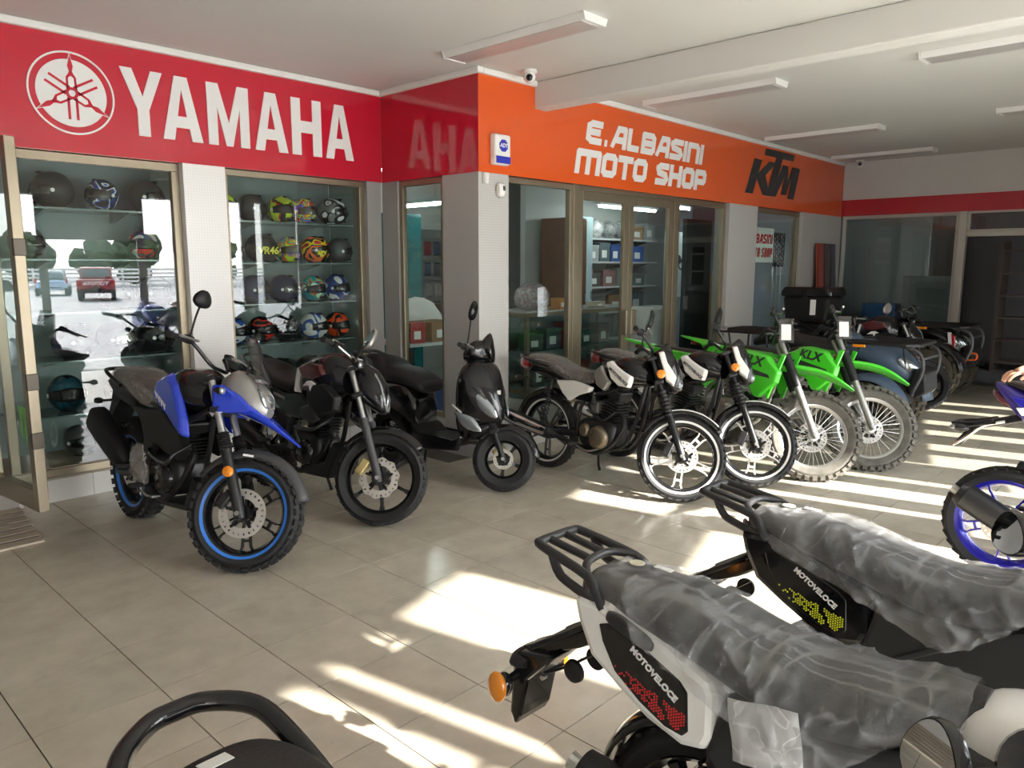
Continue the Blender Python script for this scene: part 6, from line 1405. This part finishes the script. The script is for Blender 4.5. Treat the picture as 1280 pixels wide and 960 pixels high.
# white cabinet, dark panel, tall carton, banner
cupboard(9.15, 5.95, .02, .62, .4, 1.10, M['white'], 'low white cabinet inside, behind the right entrance door')
bp = thing('display_board', 'tall dark green display board right inside the window beside the doors', 'board', (9.05, 5.25, .02)); obj('panel', G().span((-.28, -.03, 0), (.36, .03, 2.26)), mat('dark_green_panel', (.012, .022, .02), .45), bp, smooth=0); obj('foot', G().span((-.25, -.18, 0), (-.19, .18, .04)).span((.27, -.18, 0), (.33, .18, .04)), M['satin'], bp, smooth=0)
tc_ = thing('carton', 'tall tan carton standing right of the dark green panel', 'box', (9.78, 5.30, .02)); obj('tub', G().span((-.22, -.15, 0), (.22, .15, 1.55)), M['card'], tc_, smooth=0, bevel=.006); obj('flap', G().span((-.22, -.15, 1.552), (.22, -.01, 1.58)), M['card'], tc_, smooth=0)
# goods seen through the narrow glass beside the pillar
cupboard(5.9, 7.62, .02, .55, .4, 2.28, 'teal', 'teal metal cupboard seen through the narrow glass by the pillar')
tb_ = thing('work_table', 'low grey work table behind the narrow glass, loaded with cartons', 'table', (5.75, 6.75, .02)); obj('table_top', G().box((0, 0, .80), (1.2, .7, .04)), M['shelfw'], tb_, smooth=0, bevel=.004)
for sx in (-.55, .55):
    for sy in (-.3, .3): obj('leg', G().box((sx, sy, .39), (.05, .05, .78)), M['satin'], tb_, smooth=0)
carton(5.62, 6.58, .842, (.42, .22, .32), 'card', 'brown carton with white label on the grey work table', 10, tape='paper')
carton(5.28, 6.50, .842, (.18, .22, .2), (.5, .06, .05), 'red and white carton left on the grey work table', -10)
wb_ = thing('plastic_bag', 'white plastic sack lying behind the brown carton', 'bag', (5.75, 7.0, .842)); gs = G().body([(-.34, .12, .05, .06), (-.2, .22, .10, .18), (.05, .24, .11, .22), (.25, .18, .10, .16), (.36, .1, .04, .06)], 3, 16); obj('sack', film_over(gs, .0, .02, (9, 9, 9), 4), M['paper'], wb_); obj('tie', G().tube([(.33, 0, .14), (.42, .02, .2)], .02, 8), M['paper'], wb_)
lt_ = thing('crate', 'blue crate under the grey work table', 'crate', (5.6, 6.7, .02)); obj('tub', G().prism([(-.22, 0), (.22, 0), (.27, .3), (-.27, .3)], -.2, .2, 'y'), mat('blue_crate', (.03, .07, .25), .4), lt_, smooth=0); obj('rim', G().span((-.28, -.22, .3), (.28, .22, .33)), mat('blue_crate_rim', (.03, .07, .25), .4), lt_, smooth=0)
# window with poster and clips
struct('wall_display', G().span((9.4, 5.02+.5, .02), (11.3, 5.56, 2.9)), mat('display_blue', (.36, .42, .52), .6), smooth=0)
pz = thing('notice', 'white notice with red slanted lettering in the far window', 'sign', (10.0, 4.80, 0)); obj('sheet', G().box((0, 0, 1.965), (.78, .006, .47)), M['paper'], pz, smooth=0)
rt = mat('red_ink', (.55, .02, .03), .5)
stroke_text('ALBASINI', -.36, .36, 1.985, .13, .034, .12, pz, 'redp', y=-.0035, d=.002); stroke_text('MOTO SHOP', -.38, .38, 1.80, .13, .034, .12, pz, 'redp', y=-.0035, d=.002)
for c_ in range(3):
    for r_ in range(7):
        o = obj('spring_clip', G().tube([(-.035, 0, .03), (-.03, 0, -.02), (0, -.01, -.035), (.03, 0, -.02), (.035, 0, .03)], .012, 6, 3), M['black'], None, T_((10.52+.13*c_, 4.83, 2.12-.068*r_))); tag(o, 'black spring clip hanging beside the white notice', 'clip', 'clips hung in the far window')
pw = thing('wire_rack', 'slim wire rack carrying the black clips beside the white notice', 'rack', (10.65, 4.845, 0)); 
for c_ in range(3): obj('wire', G().tube([(-.13+.13*c_, 0, .02), (-.13+.13*c_, 0, 2.2)], .004, 6), M['steel'], pw)
# leaning boards before the last pillar
for i, (x, c, l, tl) in enumerate(((11.50, (.42, .07, .04), 'rust red board leaning on the last grey pillar', 0), (11.74, (.10, .05, .06), 'dark maroon board leaning right of the rust red one', .0), (11.98, (.05, .06, .09), 'dark blue board leaning nearest the far glass', 0))):
    t = thing('board', l, 'board', (x, 4.45, 0), 0, None, rad(-4)); obj('panel', G().box((0, 0, 1.02), (.22, .03, 2.0)), mat('board_%d' % i, c, .4, var=.2), t, smooth=0, bevel=.006); obj('edge_strip', G().box((-.105, -.018, 1.02), (.012, .006, 1.96)), M['black'], t, smooth=0)
# things behind the far glass
for i, (y, w, h, c, l) in enumerate(((4.2, .5, 1.1, (.04, .12, .30), 'blue bin behind the far glass'), (3.5, .7, 1.55, (.12, .14, .14), 'grey cabinet behind the far glass'))):
    cupboard(XF+.8, y, -.02, .4, w, h, mat('far_%d' % i, c, .5), l)
M['timber'] = mat('dark_timber', (.035, .022, .014), .6)
struct('far_lightening_panel', G().span((XF+1.5, 3.75, 0), (XF+1.56, 6.3, 2.88)), mat('pale_lightening_panel', (.26, .29, .28), .5), smooth=0)  # pale panel added to lighten the view through the far glass
kb = thing('shelf_unit', 'dark timber shelving in the storeroom doorway at the right edge', 'shelving', (XF+2.2, 1.9, -.02))
for s in (-1, 1): obj('upright', G().box((0, s*.9, 1.05), (.5, .05, 2.1)), M['timber'], kb, smooth=0)
for k in range(6): obj('shelf_board', G().box((0, 0, .15+.36*k), (.5, 1.75, .035)), M['timber'], kb, smooth=0)

# ---------------------------------------------------------------- courier motorcycle with cargo box behind the quads
nb = [o for o in C.objects if o.get('label', '').startswith('black naked')][0]
cb = dup(nb); cb.matrix_world = T_((9.75, 3.90, 0)) @ Rot(rad(-90), 'Z') @ Rot(rad(-3), 'X')
tag(cb, 'dark motorcycle carrying the black cargo box, half hidden between the two quads', 'motorcycle')
# ================================================================ street seen in the shop glass
struct('ground', G().box((6, -45, -.18), (160, 110, .1)), mat('pale_concrete', (.42, .41, .39), .8, var=.2, vscale=.3), smooth=0)
def pickup(x, y, rz, label, paint, text, kind='pickup', h=1.72):
    t = thing('pickup' if kind == 'pickup' else 'car', label, 'pickup' if kind == 'pickup' else 'car', (x, y, -.13), rz)
    p = M[paint]
    if kind == 'pickup':
        obj('body', G().prism([(-2.5, .55), (-2.5, 1.10), (.05, 1.12), (.1, 1.15), (1.5, 1.12), (2.4, 1.0), (2.5, .8), (2.5, .45), (-2.3, .45)], -.86, .86, 'y'), p, t, smooth=0, bevel=.05)
        obj('cab', G().prism([(-.95, 1.1), (-.85, 1.68), (-.6, h), (.6, h), (1.3, 1.12)], -.74, .74, 'y'), p, t, smooth=0, bevel=.06)
        obj('window', G().box((-.93, 0, 1.42), (.03, 1.25, .40), Matrix.Rotation(.17, 3, 'Y')), M['pane_car'], t, smooth=0)
        for s in (-1, 1): obj('window', G().prism([(-.7, 1.2), (-.62, 1.6), (.5, 1.6), (1.0, 1.2)], s*.745, s*.755, 'y'), M['pane_car'], t, smooth=0)
        tg = obj('tailgate', G().box((-2.53, 0, .86), (.05, 1.5, .46)), p, t, smooth=0, bevel=.015)
        obj('lettering', text_mesh(text, .26, .004, 0, .006, 1.1, mt=M['letter']), None, tg, T_((-2.56, 0, .90)) @ Rot(-pi/2, 'Z') @ RX)
        obj('bumper', G().box((-2.6, 0, .50), (.14, 1.7, .16)), M['black'], t, smooth=0, bevel=.03)
        obj('number_plate', G().box((-2.575, 0, .68), (.02, .5, .11)), M['greyp'], t, smooth=0)
    else:
        obj('body', G().body([(-2.1, .60, .6, .12, 4, 0), (-2.0, .66, .82, .28, 4, 0), (0, .68, .86, .30, 4, 0), (1.7, .62, .82, .26, 4, 0), (2.1, .52, .6, .14, 4, 0)], 3, 20), p, t)
        obj('cab', G().body([(-1.8, 1.0, .60, .08, 4, -.1), (-1.3, 1.18, .70, .26, 4, -.12), (.2, 1.2, .70, .27, 4, -.12), (1.0, .98, .62, .08, 4, -.1)], 3, 20), M['pane_car'], t)
        obj('roof', G().body([(-1.2, 1.44, .5, .015, 4, 0), (-.6, 1.47, .56, .02, 4, 0), (.1, 1.45, .52, .015, 4, 0)], 3, 16), p, t)
        obj('bumper', G().box((-2.08, 0, .45), (.12, 1.5, .18)), M['black'], t, smooth=0, bevel=.03)
    for s in (-1, 1):
        obj('tail_lamp', G().box((-2.52 if kind == 'pickup' else -2.06, s*.78, .9), (.05, .14, .3)), M['redlens'], t, smooth=0, bevel=.01)
        for xx in (-1.45, 1.5): obj('wheel', G().lathe([(0, -.1), (.2, -.1), (.24, -.11), (.34, -.10), (.34, .10), (.24, .11), (0, .1)], 24, 'y', c=(xx, s*.76, .34)), M['rubber'], t)
M['pane_car'] = mat('car_glass', (.05, .07, .08), .08, coat=.5); M['carred'] = mat('dark_red_paint', (.22, .015, .02), .3, coat=.6); M['carblue'] = mat('pale_blue_paint', (.35, .48, .65), .3, coat=.6)
pickup(14.3, -32.0, rad(-71), 'dark red pickup parked across the street, mirrored in the left shop glass', 'carred', 'TOYOTA')
pickup(14.6, -40.5, rad(-71), 'pale blue car parked beyond the red pickup, mirrored in the shop glass', 'carblue', '', 'car')
lf = mat('tree_leaves', (.06, .09, .03), .8, var=.5, vscale=2); bk_ = mat('tree_bark', (.08, .06, .045), .9)
tl = [(16, -60, 4.2), (20, -64, 5), (24, -60, 4.4), (28, -63, 5.2), (32, -58, 4.6), (37, -66, 4.5), (12, -64, 4.4), (41, -56, 5)]
for i, (x, y, h) in enumerate(tl):
    t = thing('tree', 'leafy street tree %s in the row beyond the parked cars' % ('first', 'second', 'third', 'fourth', 'fifth', 'sixth', 'seventh', 'eighth')[i], 'tree', (x, y, -.13), 0, 'trees across the street')
    obj('trunk', G().tube([(0, 0, 0), (.1, 0, h*.4), (0, .1, h*.7)], [.2, .15, .08], 8), bk_, t)
    rr = random.Random(i); g = G()
    for k in range(9): g.ball((rr.uniform(-1.6, 1.6), rr.uniform(-1.2, 1.2), h*(.22+.62*rr.random())), rr.uniform(.7, 1.3), 9, 6)
    me = g.mesh('foliage', lf, 0)
    for v in me.vertices: v.co += V((noise.noise(v.co*2.1), noise.noise(v.co*2.1+V((5, 0, 0))), noise.noise(v.co*2.3+V((0, 7, 0)))))*.5
    obj('foliage', me, None, t, kind='stuff')
fn = thing('fence', 'long white slatted fence across the street, mirrored in the shop glass', 'fence', (22, -50, -.13), rad(0))
fw = mat('fence_white', (.62, .62, .60), .6)
for k in range(24): obj('post', G().box((-24+2*k, 0, .8), (.12, .12, 1.6)), fw, fn, smooth=0)
for z in (.3, .6, .9, 1.2, 1.5): obj('slat', G().box((0, -.06, z), (48, .03, .16)), fw, fn, smooth=0)

# ================================================================ person at the right edge, one hand on the sport motorcycle's tail
pr = thing('person', 'person in a yellow-green top resting one hand on the indigo sport motorcycle tail', 'person', (5.28, .42, 0), rad(150))
sk = mat('skin', (.62, .33, .22), .5, bump=.1, bscale=120); cl = mat('yellow_green_top', (.42, .40, .04), .8, bump=.2, bscale=200); jn = mat('dark_jeans', (.03, .04, .07), .85, bump=.2, bscale=300)
def skin(name, pts, edges, rads, m, parent, sub=2, root=0):
    me = bpy.data.meshes.new(name); me.from_pydata([tuple(p) for p in pts], edges, []); me.materials.append(m)
    o = link(name, me, parent); md = o.modifiers.new('skin', 'SKIN'); md.use_smooth_shade = True
    for i, r in enumerate(rads):
        d = me.skin_vertices[0].data[i]; d.radius = (r, r) if not isinstance(r, tuple) else r
        d.use_root = (i == root)
    s_ = o.modifiers.new('sub', 'SUBSURF'); s_.levels = s_.render_levels = sub
    return o
inv = pr.matrix_world.inverted()
bpy.context.view_layer.update(); inv = pr.matrix_world.inverted()
hw_ = V((4.79, .735, 1.15))                            # wrist, world
wr = inv @ hw_; kn = inv @ V((4.72, .81, 1.12))
J = {'pel': (0, 0, .95), 'wst': (0, 0, 1.08), 'chs': (.01, 0, 1.30), 'nck': (.0, 0, 1.46), 'hd0': (.02, 0, 1.53), 'hd1': (.03, 0, 1.64), 'hd2': (.02, 0, 1.72),
     'shl': (0, .19, 1.40), 'ell': (-.03, .25, 1.13), 'wrl': (.05, .27, .90), 'shr': (0, -.19, 1.40), 'elr': None, 'wrr': tuple(wr), 'knr': tuple(kn),
     'hil': (0, .10, .90), 'kkl': (.03, .12, .50), 'anl': (0, .12, .09), 'tol': (.14, .13, .04), 'hir': (0, -.10, .90), 'kkr': (.03, -.12, .50), 'anr': (0, -.12, .09), 'tor': (.14, -.13, .04), 'hnl': (.07, .275, .81)}
sh = V(J['shr']); J['elr'] = tuple((sh+wr)/2 + V((-.03, -.05, -.10)))
K = list(J); ix = {k: i for i, k in enumerate(K)}
E_ = [('pel', 'wst'), ('wst', 'chs'), ('chs', 'nck'), ('nck', 'hd0'), ('hd0', 'hd1'), ('hd1', 'hd2'), ('chs', 'shl'), ('shl', 'ell'), ('ell', 'wrl'), ('wrl', 'hnl'), ('chs', 'shr'), ('shr', 'elr'), ('elr', 'wrr'), ('wrr', 'knr'),
      ('pel', 'hil'), ('hil', 'kkl'), ('kkl', 'anl'), ('anl', 'tol'), ('pel', 'hir'), ('hir', 'kkr'), ('kkr', 'anr'), ('anr', 'tor')]
Rr = {'pel': .125, 'wst': .105, 'chs': (.115, .115), 'nck': .06, 'hd0': .07, 'hd1': .095, 'hd2': .075, 'shl': .06, 'ell': .042, 'wrl': .028, 'hnl': .035, 'shr': .06, 'elr': .042, 'wrr': .027, 'knr': (.040, .022), 'hil': .09, 'kkl': .06, 'anl': .04, 'tol': .035, 'hir': .09, 'kkr': .06, 'anr': .04, 'tor': .035}
skin('body', [J[k] for k in K], [(ix[a], ix[b]) for a, b in E_], [Rr[k] for k in K], sk, pr)
d = (kn-wr).normalized(); upv = (inv.to_3x3() @ V((0, 0, 1))); sdv = d.cross(upv).normalized()
for n_, (o_, L, dr, cur) in enumerate(((-.030, .078, -.10, .5), (-.010, .088, -.02, .45), (.011, .083, .06, .5), (.030, .066, .16, .6))):
    b0 = kn + sdv*o_*.9 - d*.02; d1 = (d + sdv*dr - upv*.12).normalized(); p1 = b0+d1*(L*.5); d2 = (d1-upv*cur).normalized(); p2 = p1+d2*L*.34; d3 = (d2-upv*cur).normalized(); p3 = p2+d3*L*.25
    skin('finger', [b0, p1, p2, p3], [(0, 1), (1, 2), (2, 3)], [.0105, .0095, .0085, .007], sk, pr, 2)
b0 = kn*.35+wr*.65 - sdv*.024; p1 = b0 + (d*.6-sdv*.8-upv*.25)*.045; p2 = p1+(d*.9-sdv*.3-upv*.2)*.032; p3 = p2+(d-upv*.3)*.024
skin('thumb', [b0, p1, p2, p3], [(0, 1), (1, 2), (2, 3)], [.013, .012, .0105, .008], sk, pr, 2)
el = V(J['elr'])
skin('shirt', [J['pel'], J['wst'], J['chs'], (0, 0, 1.43), J['shl'], V(J['shl']).lerp(V(J['ell']), .9), J['shr'], el, el.lerp(wr, .75)], [(0, 1), (1, 2), (2, 3), (2, 4), (4, 5), (2, 6), (6, 7), (7, 8)], [.165, .150, (.165, .165), .085, .082, .062, .082, .060, .048], cl, pr)
skin('trousers', [(0, 0, 1.04), (0, 0, .92), (.01, .085, .78), J['kkl'], J['anl'], (.01, -.085, .78), J['kkr'], J['anr']], [(0, 1), (1, 2), (2, 3), (3, 4), (1, 5), (5, 6), (6, 7)], [.135, .140, .100, .075, .062, .100, .075, .062], jn, pr)
for k in 'lr': obj('shoe', G().body([(-.08, .05, .03, .045), (-.02, .055, .045, .055), (.10, .045, .05, .042), (.20, .03, .035, .026)], 4, 16, J['an'+k][1]), M['gloss'], pr)
obj('hair', G().ball((-.008, 0, 1.682), (.108, .102, .098), 18, 12), mat('dark_hair', (.02, .015, .01), .7), pr)
obj('nose', G().loft([[(x, y*w, z) for y in (-1, -.4, .4, 1)] + [(x-.03, y*w, z) for y in (1, -1)] for x, z, w in ((.118, 1.652, .007), (.126, 1.63, .009), (.136, 1.608, .014), (.124, 1.600, .015))]), sk, pr, smooth=80)
for s in (-1, 1): obj('eye', G().ball((.108, s*.034, 1.648), (.010, .014, .008)), mat('eye_white', (.6, .58, .55), .3), pr); obj('iris', G().ball((.1145, s*.034, 1.648), (.005, .006, .0065)), M['gloss'], pr)
obj('mouth', G().ball((.112, 0, 1.568), (.010, .024, .006)), mat('lips', (.42, .16, .13), .5), pr)
for s in (-1, 1): obj('ear', G().ball((.02, s*.098, 1.615), (.02, .012, .032)), sk, pr)
